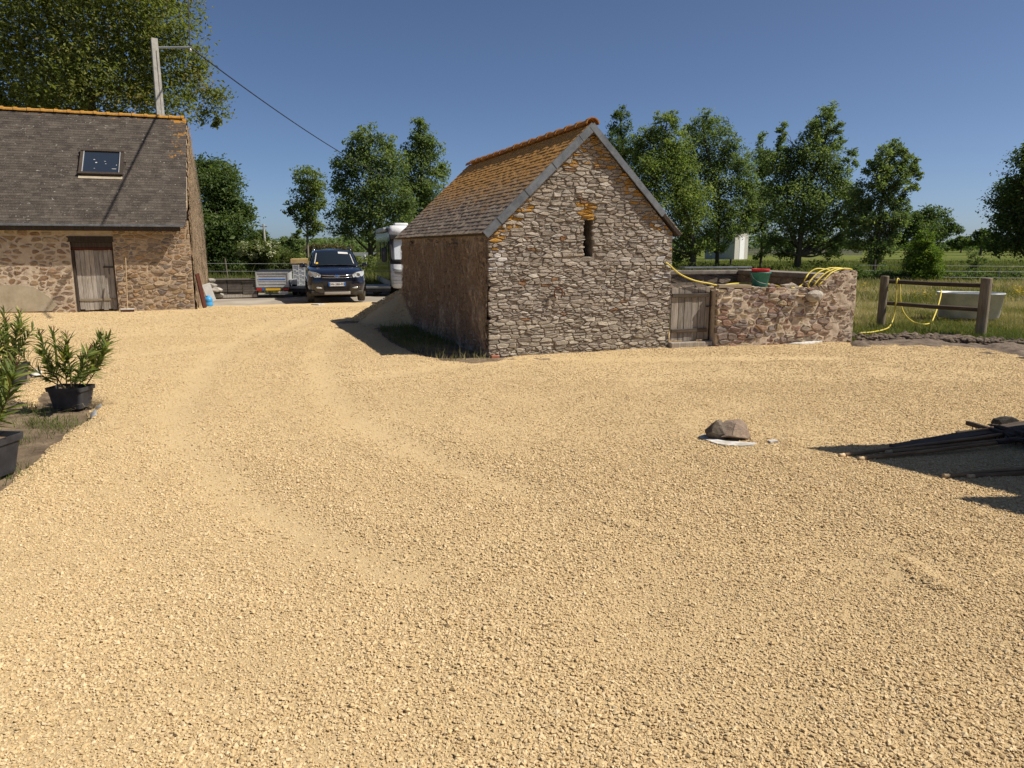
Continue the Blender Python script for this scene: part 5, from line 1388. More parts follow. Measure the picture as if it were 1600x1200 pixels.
mb = MB(); mb.lathe([(.0, -.1), (.2, -.1), (.33, -.11), (.34, .0), (.33, .11), (.2, .1), (0, .1)], (.14, 1.15, .34), (1, 0, 0), 24); mb.build('wheel', M['rubber'], mh, True)
mb = MB(); mb.lathe([(.0, -.1), (.2, -.1), (.33, -.11), (.34, .0), (.33, .11), (.2, .1), (0, .1)], (.14, 4.9, .34), (1, 0, 0), 24); mb.build('wheel', M['rubber'], mh, True)
mb = MB(); mb.bbox((.25, .95, mhh - .019), (.75, 1.5, mhh + .10), .04); mb.build('roof_hatch', M['white'], mh, True)
mb = MB(); mb.bbox((-.16, 1.2, 2.30), (-.002, 4.6, 2.45), .03); mb.build('awning_case', M['galv'], mh, True)
mb = MB(); mb.bbox((-.22, -.04, 0), (.22, .05, .05), .01); o = mb.build('timber_offcut', M['wood_dark']); o.location = gp(592, 474.5); tag(o, 'dark timber offcut at the gravel edge beside the heap', 'timber')

# ================================================================== VEGETATION
def leaf_mesh(name, P, size, rng, tint, aspect=.5, up=.35):
    n = len(P)
    a = rng.normal(0, 1, (n, 3)); a /= np.linalg.norm(a, axis=1, keepdims=True)
    nrm = rng.normal(0, 1, (n, 3)); nrm[:, 2] = np.abs(nrm[:, 2]) + up; nrm /= np.linalg.norm(nrm, axis=1, keepdims=True)
    a = a - nrm * (a * nrm).sum(1, keepdims=True); a /= np.linalg.norm(a, axis=1, keepdims=True) + 1e-9
    b = np.cross(nrm, a); s = (size * rng.lognormal(0, .3, n))[:, None]
    fold = nrm * s * .12
    V = np.stack([P - a * s * .5, P + b * s * aspect * .5 + fold, P + a * s * .5, P - b * s * aspect * .5 + fold], 1).reshape(-1, 3)
    F = np.arange(4 * n).reshape(-1, 4)
    return np_mesh(name, V, F, np.repeat(tint, 4))
def crown_points(lobes, n, rng, clump=26, shell=.45):
    """leaves gathered in small clumps through the volume of each lobe"""
    L = np.array([l[:6] for l in lobes]); w = (L[:, 3] * L[:, 5]); w = w / w.sum()
    P, T = [], []
    for k, l in enumerate(L):
        m = max(30, int(n * w[k])); nc = max(5, int(clump * (l[3] * l[5]) ** .5 * 1.3) if False else max(6, m // 55))
        d = rng.normal(0, 1, (nc, 3)); d /= np.linalg.norm(d, axis=1, keepdims=True)
        r = rng.random(nc) ** shell
        C = l[:3] + d * r[:, None] * l[3:6]
        ct = np.clip(.5 + .22 * rng.normal(0, 1, nc), 0, 1)
        i = rng.integers(0, nc, m)
        sg = l[3:6].mean() * (.14 + .16 * rng.random(m))[:, None]
        g_ = np.clip(rng.normal(0, 1, (m, 3)), -1.7, 1.7) * sg * np.array([1, 1, .8])
        P.append(C[i] + g_); T.append(np.clip(ct[i] + rng.normal(0, .14, m), 0, 1))
    return np.concatenate(P), np.concatenate(T)
LW = 1.5
def px_lobes(lst, Y, rng, depth=1.0, spread=.8):
    out = []; ws = [l[2] for l in lst]; wmax = max(ws)
    for (u, v, ru, rv) in lst:
        c = at(u, v, Y); k = Y / FPX * 1.03
        rx, rz = ru * k, rv * k
        off = rng.uniform(-1, 1) * spread * wmax * k
        out.append((c.x, c.y + off, c.z, rx * LW, max(rx, rz * .8) * depth, rz * 1.1))
    return out
def tree(name, label, Y, trunk_u, trunk_v, lobes, n, size, leaf, rng_seed, r0=.16, bark='bark', cat='tree', group=None, base_z=-.1, spread=.8, aspect=.5, limbs=None, shell=.45, trunk_top=None):
    rng = np.random.default_rng(rng_seed); rr = random.Random(rng_seed)
    Lb = px_lobes(lobes, Y, rr, 1.0, spread)
    bx = at(trunk_u, trunk_v, Y).x
    root = thing(name, label, cat, (bx, Y, base_z), 0, group)
    O = np.array([bx, Y, base_z])
    P, T = crown_points(Lb, int(n * (.88 if leaf.startswith('leaf_ash') else 1)), rng, shell=shell)
    link('crown', leaf_mesh('crown', P - O, size, rng, T, aspect), M[leaf], root)
    # trunk and limbs reaching into the lobes
    mb = MB(); top = max(l[2] + l[5] * .4 for l in Lb); topx = sorted(Lb, key=lambda l: -l[2])[0]
    zmid = np.mean([l[2] for l in Lb]); xm = np.average([l[0] for l in Lb], weights=[l[3] for l in Lb])
    tp = Vector((topx[0] - bx, topx[1] - Y, top - base_z - topx[5] * .3))
    path = [Vector((0, 0, 0)), Vector((rr.uniform(-.1, .1), 0, (zmid - base_z) * .35)), Vector(((xm - bx) * .5, rr.uniform(-.2, .2), (zmid - base_z) * .85)), Vector((tp.x * .8 + (xm - bx) * .2, tp.y * .5, tp.z * .85)), tp]
    pts = catmull(path, 5); m = len(pts)
    mb.tube(pts, [r0 * (1.25 if i == 0 else 1) * (1 - .9 * (i / (m - 1))) + .012 for i in range(m)], 8)
    zt = tp.z
    for l in Lb:
        c = Vector((l[0] - bx, l[1] - Y, l[2] - base_z))
        if limbs is not None and c.x > limbs: continue
        h = max(zt * .12, c.z - Vector((c.x, c.y)).length * rr.uniform(.7, 1.2) - l[5] * .3)
        st = min(pts, key=lambda q: abs(q.z - h)); f = pts.index(st) / (m - 1); r_ = max(.02, r0 * (1 - .9 * f) * .55)
        mid = st.lerp(c, .5) + Vector((0, 0, -.12 * (c - st).length * rr.random()))
        lp_ = catmull([st, mid, c], 4); mb.tube(lp_, [r_ * (1 - .8 * i / (len(lp_) - 1)) for i in range(len(lp_))], 6)
        for q in range(3):
            e = c + Vector((rr.uniform(-1, 1) * l[3], rr.uniform(-1, 1) * l[4], rr.uniform(-.4, 1) * l[5])) * .8
            mb.tube([mid.lerp(c, .3 + .2 * q), mid.lerp(e, .6), e], [r_ * .4, r_ * .25, .008], 5)
    mb.build('trunk', M[bark], root, True)
    return root

tree('oak_tree', 'huge olive green tree towering over the barn roof', 33, 165, 449,
     [(30, 60, 80, 60), (-60, 90, 80, 80), (120, 15, 85, 60), (60, -50, 110, 60), (190, -45, 80, 50), (255, -12, 40, 30), (225, 50, 62, 52), (140, 85, 75, 50), (275, 60, 28, 36), (62, 135, 85, 42), (165, 135, 62, 44), (245, 115, 52, 44), (292, 100, 26, 30), (300, 146, 22, 34), (316, 176, 10, 14), (255, 162, 42, 26), (20, 168, 45, 22), (200, 172, 42, 16), (110, 170, 40, 16), (-40, 170, 50, 24)],
     64000, .155, 'leaf_olive', 301, .42, spread=.6, shell=.4, limbs=2.6)
tree('dark_tree', 'dark rounded tree showing right behind the barn gable', 40, 335, 440,
     [(318, 270, 22, 30), (340, 292, 26, 28), (362, 325, 20, 16), (330, 330, 36, 34), (352, 352, 32, 22), (318, 380, 40, 34), (350, 392, 32, 26), (330, 420, 34, 18), (374, 338, 10, 8)], 29700, 0.168, 'leaf_dark', 302, .25)
tree('young_tree', 'slender young tree with open crown above the parked car', 44, 484, 432,
     [(482, 276, 16, 15), (474, 300, 15, 15), (497, 296, 11, 18), (461, 322, 14, 8), (448, 330, 9, 6), (484, 322, 18, 14), (500, 320, 8, 10), (474, 340, 14, 9), (488, 350, 14, 9), (498, 358, 7, 6), (482, 364, 10, 6)], 8775, 0.140, 'leaf_ash_light', 303, .085, 'bark_pale', spread=.4)
tree('ash_tree', 'broad tree directly left of the motorhome', 51, 580, 425,
     [(578, 218, 18, 14), (556, 232, 14, 18), (600, 228, 12, 18), (545, 262, 18, 20), (575, 255, 26, 24), (604, 262, 22, 24), (540, 292, 16, 16), (566, 296, 28, 26), (600, 300, 28, 26), (534, 336, 18, 18), (560, 332, 26, 20), (592, 336, 30, 22), (620, 330, 22, 22), (545, 356, 20, 12), (575, 366, 26, 10), (614, 362, 20, 12), (634, 310, 10, 14)], 29700, 0.175, 'leaf_ash', 304, .2, spread=.6)
tree('ash_tree', 'pointed tree just above the left eaves of the hut', 55, 662, 428,
     [(657, 202, 9, 14), (662, 222, 15, 16), (645, 240, 13, 14), (676, 236, 11, 16), (655, 258, 20, 18), (682, 264, 14, 11), (640, 282, 20, 16), (664, 290, 24, 18), (690, 268, 7, 8), (646, 314, 24, 16), (672, 322, 22, 16), (650, 346, 24, 14)], 20250, 0.175, 'leaf_ash', 305, .18, spread=.6)
tree('ash_tree', 'thin spired tree peeping over the right slope of the hut roof', 58, 980, 422,
     [(969, 176, 8, 14), (966, 198, 12, 16), (962, 222, 15, 16), (980, 232, 15, 18), (972, 262, 24, 26), (995, 290, 22, 30), (985, 340, 26, 34), (990, 385, 26, 22)], 14850, 0.175, 'leaf_dark', 306, .18, spread=.6)
tree('ash_tree', 'yellowish green tree rising beside the hut gable', 56, 1082, 422,
     [(1020, 208, 15, 18), (1040, 192, 13, 16), (1003, 226, 16, 16), (1030, 236, 26, 22), (1054, 226, 18, 22), (1010, 266, 24, 22), (1046, 268, 26, 24), (1072, 262, 14, 22), (1030, 310, 26, 24), (1060, 312, 26, 22), (1082, 344, 22, 18), (1064, 364, 22, 16), (1090, 384, 26, 14), (1070, 400, 18, 10), (1000, 300, 18, 26), (1090, 300, 14, 24), (1006, 350, 22, 26)], 35437, 0.175, 'leaf_ash_light', 307, .24, spread=.6)
tree('ash_tree', 'tall dense tree in the middle of the group right of the hut', 60, 1120, 421,
     [(1096, 190, 16, 13), (1122, 196, 12, 16), (1083, 212, 16, 16), (1110, 216, 24, 20), (1138, 218, 10, 18), (1148, 240, 14, 18), (1100, 250, 32, 24), (1132, 256, 24, 24), (1092, 290, 28, 22), (1126, 294, 30, 24), (1156, 280, 14, 22), (1164, 302, 14, 20), (1110, 330, 28, 18), (1144, 330, 26, 18), (1118, 360, 26, 14), (1166, 336, 12, 14), (1130, 384, 16, 10), (1165, 256, 12, 20), (1172, 330, 14, 22), (1150, 360, 18, 16), (1075, 250, 16, 26), (1070, 330, 18, 22), (1090, 372, 16, 14)], 37125, 0.175, 'leaf_ash', 308, .17, spread=.6)
tree('ash_tree', 'slim tree between the dense tree and the wide windswept tree', 62, 1188, 420,
     [(1190, 222, 7, 12), (1186, 244, 12, 12), (1184, 268, 13, 16), (1194, 296, 15, 16), (1182, 322, 16, 16), (1196, 344, 16, 14), (1186, 398, 10, 8), (1200, 262, 14, 20), (1174, 300, 14, 22), (1206, 320, 14, 22), (1176, 352, 16, 18), (1200, 376, 16, 14)], 13162, 0.175, 'leaf_ash', 309, .12, spread=.5)
tree('ash_tree', 'wide windswept tree with tall upright plumes behind the bucket', 56, 1246, 420,
     [(1298, 178, 6, 15), (1285, 186, 8, 18), (1306, 200, 7, 12), (1268, 204, 12, 18), (1288, 214, 15, 16), (1308, 224, 10, 10), (1222, 208, 6, 14), (1226, 232, 10, 14), (1256, 236, 20, 20), (1284, 250, 24, 18), (1228, 262, 20, 18), (1262, 274, 28, 22), (1300, 274, 18, 18), (1216, 296, 20, 18), (1250, 308, 30, 20), (1292, 310, 28, 20), (1320, 290, 10, 16), (1216, 334, 22, 16), (1252, 344, 28, 18), (1296, 344, 28, 18), (1236, 372, 26, 12), (1280, 374, 28, 12), (1318, 340, 12, 16), (1310, 376, 16, 14), (1226, 396, 16, 9), (1290, 394, 16, 8), (1206, 250, 12, 20), (1326, 312, 12, 18), (1322, 250, 8, 12), (1330, 352, 12, 16), (1204, 380, 14, 14)], 48600, 0.175, 'leaf_ash', 310, .24, spread=.55)
tree('ash_tree', 'leaning open tree above the right end of the pen wall', 42, 1364, 435,
     [(1393, 232, 12, 14), (1408, 246, 9, 12), (1376, 250, 9, 16), (1362, 264, 9, 12), (1426, 244, 5, 6), (1396, 266, 18, 14), (1420, 268, 13, 8), (1434, 276, 6, 6), (1372, 284, 16, 16), (1400, 290, 18, 12), (1422, 292, 9, 8), (1384, 312, 20, 14), (1408, 312, 10, 10), (1358, 320, 16, 16), (1382, 340, 20, 14), (1348, 348, 16, 14), (1372, 364, 20, 12), (1394, 362, 12, 12), (1356, 384, 18, 12), (1384, 388, 14, 10), (1366, 408, 14, 10), (1412, 330, 12, 12), (1345, 300, 12, 18), (1340, 330, 14, 18), (1420, 258, 10, 8), (1398, 345, 12, 12), (1344, 372, 14, 14)], 28080, 0.133, 'leaf_ash', 311, .13, spread=.5)
tree('round_tree', 'rounded distant tree standing at the far side of the field', 112, 1452, 400,
     [(1432, 346, 18, 16), (1456, 340, 20, 14), (1474, 354, 11, 12), (1444, 362, 26, 14), (1466, 368, 14, 10), (1414, 352, 14, 16), (1410, 372, 16, 10)], 12150, 0.350, 'leaf_dark', 312, .4)
tree('bright_bush', 'bright green narrow bush in front of the dark hedge', 38, 1447, 438,
     [(1446, 374, 9, 12), (1442, 392, 15, 14), (1452, 402, 14, 14), (1438, 412, 16, 13), (1454, 420, 14, 12), (1446, 430, 16, 8)], 12825, 0.105, 'leaf_bright', 313, .07, cat='bush', spread=.5)
tree('dark_tree', 'dark tree cut off by the right edge of the picture', 47, 1610, 424,
     [(1592, 250, 14, 18), (1606, 262, 26, 30), (1574, 284, 16, 14), (1592, 306, 26, 28), (1566, 314, 12, 14), (1580, 344, 26, 24), (1612, 330, 36, 50), (1562, 346, 10, 10), (1592, 376, 30, 20), (1572, 376, 14, 12), (1630, 300, 40, 70), (1640, 370, 40, 30)], 35100, 0.168, 'leaf_dark', 314, .26)
tree('sapling', 'thin dark sapling rising from the hedge near the right edge', 41, 1524, 432,
     [(1524, 398, 8, 9), (1516, 410, 9, 7), (1530, 412, 8, 8), (1520, 422, 8, 6)], 1215, 0.098, 'leaf_dark', 315, .03, spread=.4, aspect=.4)
tree('elder_shrub', 'shrub covered in cream blossom behind the trailer', 37, 402, 440,
     [(396, 388, 16, 8), (412, 384, 14, 6), (420, 396, 10, 8), (388, 398, 12, 8), (404, 402, 20, 10), (404, 420, 14, 14)], 12150, 0.105, 'leaf_bush', 316, .06, cat='shrub', spread=.5)
rng = np.random.default_rng(5)
Pf, Tf = crown_points(px_lobes([(396, 386, 16, 7), (412, 382, 14, 5), (420, 394, 10, 7), (388, 396, 12, 7), (404, 398, 18, 8)], 36.6, random.Random(316), 1, .5), 1500, rng, shell=.3)
el = [o for o in bpy.data.objects if o.name == 'elder_shrub'][0]
link('blossom', leaf_mesh('blossom', Pf - np.array(el.location), .085, rng, Tf, .8, 1.2), M['flower'], el)
tree('bush', 'dark bush between the barn gable and the flowering shrub', 39, 366, 442, [(352, 398, 18, 14), (374, 400, 18, 14), (364, 416, 24, 12), (346, 420, 18, 14)], 10125, 0.119, 'leaf_dark', 317, .06, cat='bush')
tree('bush', 'green bush between the flowering shrub and the caged tank', 41, 440, 440, [(434, 400, 14, 10), (450, 404, 16, 9), (442, 418, 22, 11), (462, 418, 14, 9)], 8775, 0.119, 'leaf_bush', 318, .06, cat='bush')
tree('round_tree', 'small far tree left of the distant utility pole', 92, 402, 402, [(398, 366, 9, 8), (406, 372, 12, 9), (400, 384, 13, 9)], 3510, 0.266, 'leaf_dark', 319, .15)
tree('round_tree', 'small far tree right of the distant utility pole', 72, 458, 412, [(462, 368, 7, 7), (454, 378, 10, 8), (464, 384, 10, 9), (446, 378, 5, 7), (456, 394, 13, 9)], 4860, 0.196, 'leaf_ash', 320, .12)
tree('bush', 'brownish scrub bush behind the car roof', 78, 512, 408, [(496, 389, 14, 5), (516, 387, 12, 5), (534, 390, 12, 5), (508, 396, 26, 5)], 6750, 0.210, 'leaf_brown', 321, .06, cat='bush')
for (u, v, ru, rv, Y, lab) in ((1534, 371, 15, 9, 170, 'low rounded tree far off left of the tree at the right edge'), (1502, 379, 12, 6, 260, 'small hazy tree far off beyond the field'), (1556, 380, 14, 6, 190, 'far tree half hidden by the tree at the right edge')):
    tree('round_tree', lab, Y, u, v + 8, [(u - ru * .4, v, ru * .6, rv), (u + ru * .35, v + 1, ru * .65, rv * .9), (u, v + rv * .5, ru, rv * .6)], 2600, Y / 230, 'leaf_dark', 330 + u, .3)

def band(name, uv, Y, n, size, leaf, seed, depth=1.0, aspect=.5):
    """unbroken run of foliage between pixel stations (u, vtop, vbottom)"""
    rng = np.random.default_rng(seed); P = []; per = n // (len(uv) - 1)
    for (a, b) in zip(uv, uv[1:]):
        t = rng.random(per); u = a[0] + (b[0] - a[0]) * t; vt = a[1] + (b[1] - a[1]) * t; vb = a[2] + (b[2] - a[2]) * t
        bump_ = (vnoise(u * .11, u * 0, seed) - .5) * (vb - vt) * .7 + (vnoise(u * .4, u * 0, seed + 1) - .5) * (vb - vt) * .4
        s = rng.random(per) ** .8; v = vb + (vt + bump_ - vb) * s
        k = Y / FPX; x = (u - 800) * k * 1.0; d = np.array([list(at(uu, vv, Y)) for uu, vv in zip(u, v)])
        d[:, 1] += rng.normal(0, depth, per); P.append(d)
    P = np.concatenate(P); T = np.clip(.5 + .5 * (vnoise(P[:, 0] * .9, P[:, 2] * 1.3 + P[:, 1], seed + 3) - .5) + rng.normal(0, .18, len(P)), 0, 1)
    return link(name, leaf_mesh(name, P, size, rng, T, aspect), M[leaf], None, 'stuff')
band('hedgerow', [(1326, 421, 438), (1420, 424, 440), (1500, 424, 441), (1570, 427, 443), (1700, 428, 446)], 39, 14000, .13, 'leaf_dark', 401, .35)
band('undergrowth', [(1050, 408, 424), (1110, 412, 424), (1160, 419, 424), (1225, 416, 424), (1290, 408, 424), (1340, 414, 424)], 56, 2600, .16, 'leaf_bush', 402, .9)
band('undergrowth', [(300, 372, 430), (345, 380, 434), (420, 398, 438), (480, 402, 434), (600, 408, 432)], 43, 14000, .17, 'leaf_bush', 403, .8)
band('far_wood', [(-400, 374, 394), (120, 372, 394), (330, 374, 394), (420, 379, 394), (500, 377, 394), (560, 374, 394), (650, 376, 394), (900, 378, 394)], 165, 26000, .8, 'leaf_ash', 404, 6)
band('far_wood', [(900, 376, 391), (1100, 374, 391), (1300, 377, 391), (1420, 379, 391), (1500, 384, 391), (1620, 383, 391), (2000, 376, 391)], 300, 16000, 1.3, 'leaf_dark', 405, 8)

# ---- grass
def grass(name, pts_fn, n, h, w, seed, tintf, lean=.35, parent_kind='stuff'):
    rng = np.random.default_rng(seed); x, y, z = pts_fn(rng, n); m = len(x)
    hh = h * rng.lognormal(0, .35, m); ww = w * rng.uniform(.6, 1.3, m); a = rng.uniform(0, 6.28, m); la = rng.uniform(0, 6.28, m); ll = hh * lean * rng.uniform(.1, 1.4, m)
    B = np.stack([x, y, z], 1); side = np.stack([np.cos(a) * ww / 2, np.sin(a) * ww / 2, np.zeros(m)], 1)
    mid = B + np.stack([np.cos(la) * ll * .35, np.sin(la) * ll * .35, hh * .6], 1)
    tip = B + np.stack([np.cos(la) * ll, np.sin(la) * ll, hh], 1)
    V = np.stack([B - side, B + side, mid + side * .7, mid - side * .7, tip], 1).reshape(-1, 3)
    i = np.arange(m)[:, None] * 5
    F = np.concatenate([i + np.array([[0, 1, 2]]), i + np.array([[0, 2, 3]]), i + np.array([[3, 2, 4]])])
    return link(name, np_mesh(name, V, F, np.repeat(np.clip(tintf(x, y, rng), 0, 1), 5)), M['grass'], None, parent_kind)
def frustum_pts(y0, y1, u0, u1, power=1.0, keep=None):
    def f(rng, n):
        y = y0 + (y1 - y0) * rng.random(n) ** power
        x = (rng.uniform(u0, u1, n) - 800) / FPX * y * 1.0
        z = np.full(n, -.08)
        if keep is not None:
            k = keep(x, y); x, y, z = x[k], y[k], z[k]
        return x, y, z
    return f
EARTH_A = EARTH
def right_ok(x, y): return (poly_sd(x, y, EARTH) < -.02) & (poly_sd(x, y, YARD) < -.12) & ~((np.abs((x - PW0.x) * P1.x + (y - PW0.y) * P1.y - PL / 2) < PL / 2 + .1) & (np.abs((x - PW0.x) * P2.x + (y - PW0.y) * P2.y - 1.6) < 1.9))
def right_tint(x, y, rng):
    t = vnoise(x * .55, y * .55, 71) * .75 + vnoise(x * 1.9, y * 1.9, 72) * .35 - .02
    edge = np.clip((y - 14.2 - (12 - x) * .25) / 2.2, 0, 1)
    return t * (.42 + .85 * edge) + .05 * edge + rng.normal(0, .13, len(x))
grass('field_grass', frustum_pts(11, 24, 1320, 1720, 1.0, right_ok), 64000, .10, .010, 501, right_tint, .8)
grass('field_grass', frustum_pts(24, 41, 1040, 1720, 1.0, right_ok), 60000, .20, .022, 502, right_tint, .6)
def green_tint(x, y, rng): return .30 + .30 * (vnoise(x * .3, y * .3, 75) - .5) + .3 * (vnoise(x * 1.2, y * 1.2, 76) - .5) + rng.normal(0, .10, len(x))
grass('far_field_grass', frustum_pts(41, 95, 1000, 1700, 1.2), 45000, .26, .06, 503, green_tint, .5)
def left_ok(x, y): return (poly_sd(x, y, TARMAC) < -.1)
grass('long_grass', frustum_pts(28.5, 44, 290, 680, 1.0, left_ok), 60000, .36, .022, 504, green_tint, .5)
grass('far_field_grass', frustum_pts(44, 90, 290, 760, 1.2), 30000, .4, .06, 505, green_tint, .5)
# clump in the shade of the hut and its dry sunlit fringe
def patch_pts(rng, n):
    x = rng.uniform(-4.6, .1, n); y = rng.uniform(11.4, 17.6, n)
    sd = poly_sd(x, y, PATCH); a = (x - HUT0.x) * E1.x + (y - HUT0.y) * E1.y
    u = vnoise(x * 1.4, y * 1.4, 81)
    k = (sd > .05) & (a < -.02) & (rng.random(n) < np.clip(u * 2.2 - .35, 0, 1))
    # leave the very front edge mostly bare
    return x[k], y[k], np.full(k.sum(), -.03)
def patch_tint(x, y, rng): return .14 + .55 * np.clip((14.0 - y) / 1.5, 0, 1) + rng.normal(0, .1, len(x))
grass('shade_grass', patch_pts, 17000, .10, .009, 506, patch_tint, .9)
def pen_pts(rng, n): 
    x = rng.uniform(.4, PL - .5, n); y = rng.uniform(.5, RB, n); w_ = [PW0 + P1 * a + P2 * b for a, b in zip(x, y)]
    return np.array([p.x for p in w_]), np.array([p.y for p in w_]), np.full(n, -.07)
grass('pen_weeds', pen_pts, 2500, .25, .014, 507, green_tint, .5)
# tufts and straw on the planting bed
def bed_pts(rng, n):
    c = [G2(88, 662), G2(70, 655), G2(104, 668), G2(62, 640), G2(20, 735), G2(10, 690)]
    k = rng.integers(0, len(c), n); x = np.array([c[i][0] for i in k]) + rng.normal(0, .13, n); y = np.array([c[i][1] for i in k]) + rng.normal(0, .12, n)
    return x, y, np.full(n, -.04)
grass('bed_grass', bed_pts, 900, .07, .006, 508, lambda x, y, r: .15 + r.normal(0, .12, len(x)), 1.2)
def straw():
    rng = np.random.default_rng(9); c = gp(140, 632); n = 700
    x = c.x + rng.normal(-.02, .11, n); y = c.y + rng.normal(0, .10, n); z = np.abs(rng.normal(0, .05, n)) - .01
    a = rng.uniform(0, 6.28, n); l = rng.uniform(.04, .14, n); dz = rng.normal(0, .025, n)
    A = np.stack([x, y, z], 1); d = np.stack([np.cos(a) * l, np.sin(a) * l, dz], 1); s = np.stack([-np.sin(a), np.cos(a), np.zeros(n)], 1) * .0025
    V = np.stack([A - s, A + s, A + d], 1).reshape(-1, 3)
    link('dry_straw', np_mesh('dry_straw', V, np.arange(3 * n).reshape(-1, 3)), M['straw'], None, 'stuff')
straw()
# yellow flowers in the field
def flowers():
    rng = np.random.default_rng(12); P = []
    for (u, v, su, sv, n) in ((1342, 452, 8, 4, 70), (1440, 464, 14, 3, 60), (1592, 456, 9, 6, 150), (1480, 456, 50, 5, 16)):
        for k in range(n):
            p = gp(u + rng.normal(0, su), v + abs(rng.normal(0, sv)) + 3); P.append((p.x, p.y, rng.uniform(.12, .34)))
    P = np.array(P); link('yellow_flowers', leaf_mesh('yellow_flowers', P, .045, rng, rng.random(len(P)), .9, 1.5), M['yellow_flower'], None, 'stuff')
flowers()

# ---- potted oleanders: every leaf an object of its own
def oleander_leaf(L, w, bend):
    vs = []; n = 4
    for j in range(n + 1):
        t = j / n; hw = w * math.sin(math.pi * min(1, t * .92 + .06)) ** .8 * .5
        z = -bend * t * t * L; vs += [(-hw, t * L, z + hw * .35), (0, t * L, z), (hw, t * L, z + hw * .35)]
    fs = []
    for j in range(n): fs += [(j * 3, j * 3 + 1, j * 3 + 4, j * 3 + 3), (j * 3 + 1, j * 3 + 2, j * 3 + 5, j * 3 + 4)]
    me = bpy.data.meshes.new('leaf'); me.from_pydata(vs, [], fs); me.materials.append(M['oleander']); return me
M['oleander_mass'] = leaf_mat('oleander_mass', [(0, (.115, .15, .04)), (1, (.17, .20, .055))], .35)
LEAVES = [oleander_leaf(.155, .027, .25), oleander_leaf(.13, .025, .5), oleander_leaf(.17, .026, .12)]
def oleander(label, loc, pot, rz, nstem, height, spread_, seed, nleaf=280):
    rr = random.Random(seed); pw_, pd, ph = pot
    t = thing('potted_oleander', label, 'potted plant', loc, rz, 'oleanders in black pots')
    mb = MB(); rings = []
    for z_, s in ((0, .80), (ph * .82, .955), (ph * .821, 1.03), (ph, 1.05), (ph, .99), (ph * .88, .95)):
        rings.append([(x, y, z_) for x, y in rrect(pw_ / 2 * s, pd / 2 * s, .03, 3)])
    loft(mb, rings, True, False); mb.build('pot', M['plastic_black'], t)
    mb = MB(); mb.add([(x, y, ph * .86) for x, y in rrect(pw_ / 2 * .955, pd / 2 * .955, .03, 3)], [tuple(range(16))]); mb.build('soil', M['soil'], t)
    per = nleaf // nstem; extra = MB()
    for k in range(nstem):
        a = rr.uniform(0, 6.28); lean = spread_ * rr.uniform(.25, 1.0); h = height * rr.uniform(.68, 1.0)
        b = Vector((rr.uniform(-.3, .3) * pw_, rr.uniform(-.3, .3) * pd, ph * .84))
        e = b + Vector((math.cos(a) * lean, math.sin(a) * lean * .8, h))
        m_ = b.lerp(e, .45) + Vector((math.cos(a) * lean * .12, math.sin(a) * lean * .12, 0)); pts = catmull([b, m_, e], 6)
        mb = MB(); mb.tube(pts, [.007 * (1 - .6 * i / (len(pts) - 1)) for i in range(len(pts))], 5); mb.build('stem', M['stem'], t)
        if rr.random() < .6:
            mb = MB()
            for q in range(5):
                d = Vector((rr.uniform(-.05, .05), rr.uniform(-.05, .05), rr.uniform(.03, .09))); mb.tube([e, e + d], [.002, .004], 4)
            mb.build('seed_head', M['wood_red'], t)
        for q in range(per):
            f = .22 + .78 * (q / per) ** .8; i = min(len(pts) - 2, int(f * (len(pts) - 1))); ff = f * (len(pts) - 1) - i
            p = pts[i].lerp(pts[i + 1], ff); tg_ = (pts[i + 1] - pts[i]).normalized()
            az = q * 2.1 + rr.uniform(-.4, .4); el_ = rr.uniform(.35, .95) + .35 * f
            o_ = tg_.orthogonal().normalized(); o_ = Matrix.Rotation(az, 3, tg_) @ o_
            d = (o_ * math.cos(el_) + tg_ * math.sin(el_)).normalized()
            zax = (tg_ - d * tg_.dot(d)).normalized(); xax = d.cross(zax)
            o = bpy.data.objects.new('leaf', rr.choice(LEAVES)); COL.objects.link(o); o.parent = t
            s = rr.uniform(.75, 1.2) * (1.0 if f < .9 else .8)
            for w_ in range(1):
                a2 = rr.uniform(0, 6.28); d2 = (Matrix.Rotation(a2, 3, tg_) @ d).normalized(); z2 = (tg_ - d2 * tg_.dot(d2)).normalized(); x2 = d2.cross(z2)
                m2 = Matrix.Translation(p + tg_ * rr.uniform(-.02, .02)) @ Matrix((x2, d2, z2)).transposed().to_4x4() @ Matrix.Scale(s * rr.uniform(.7, 1.0), 4)
                lf_ = LEAVES[w_]; extra.add([m2 @ v.co for v in lf_.vertices], [tuple(f.vertices) for f in lf_.polygons])
            o.matrix_local = Matrix.Translation(p) @ Matrix((xax, d, zax)).transposed().to_4x4() @ Matrix.Diagonal((s, s, s, 1))
    extra.build('leaf_mass', M['oleander_mass'], t, kind='stuff')
    return t
pq = gp(100, 641)
oleander('oleander in a wide black pot, rightmost of the three on the bed', pq + Vector((0, .16, .0)), (.385, .28, .235), -.05, 11, .60, .50, 1, 300)
pq = gp(1, 602)
oleander('bushy oleander in a black pot, furthest back on the bed', pq + Vector((-.02, .16, .0)), (.44, .34, .25), .1, 13, .70, .56, 2, 300)
pq = gp(-26, 758)
oleander('oleander in a black pot cut off by the left edge, nearest of the three', pq + Vector((-.16, .14, .0)), (.36, .60, .30), -.12, 13, .66, .62, 3, 300)

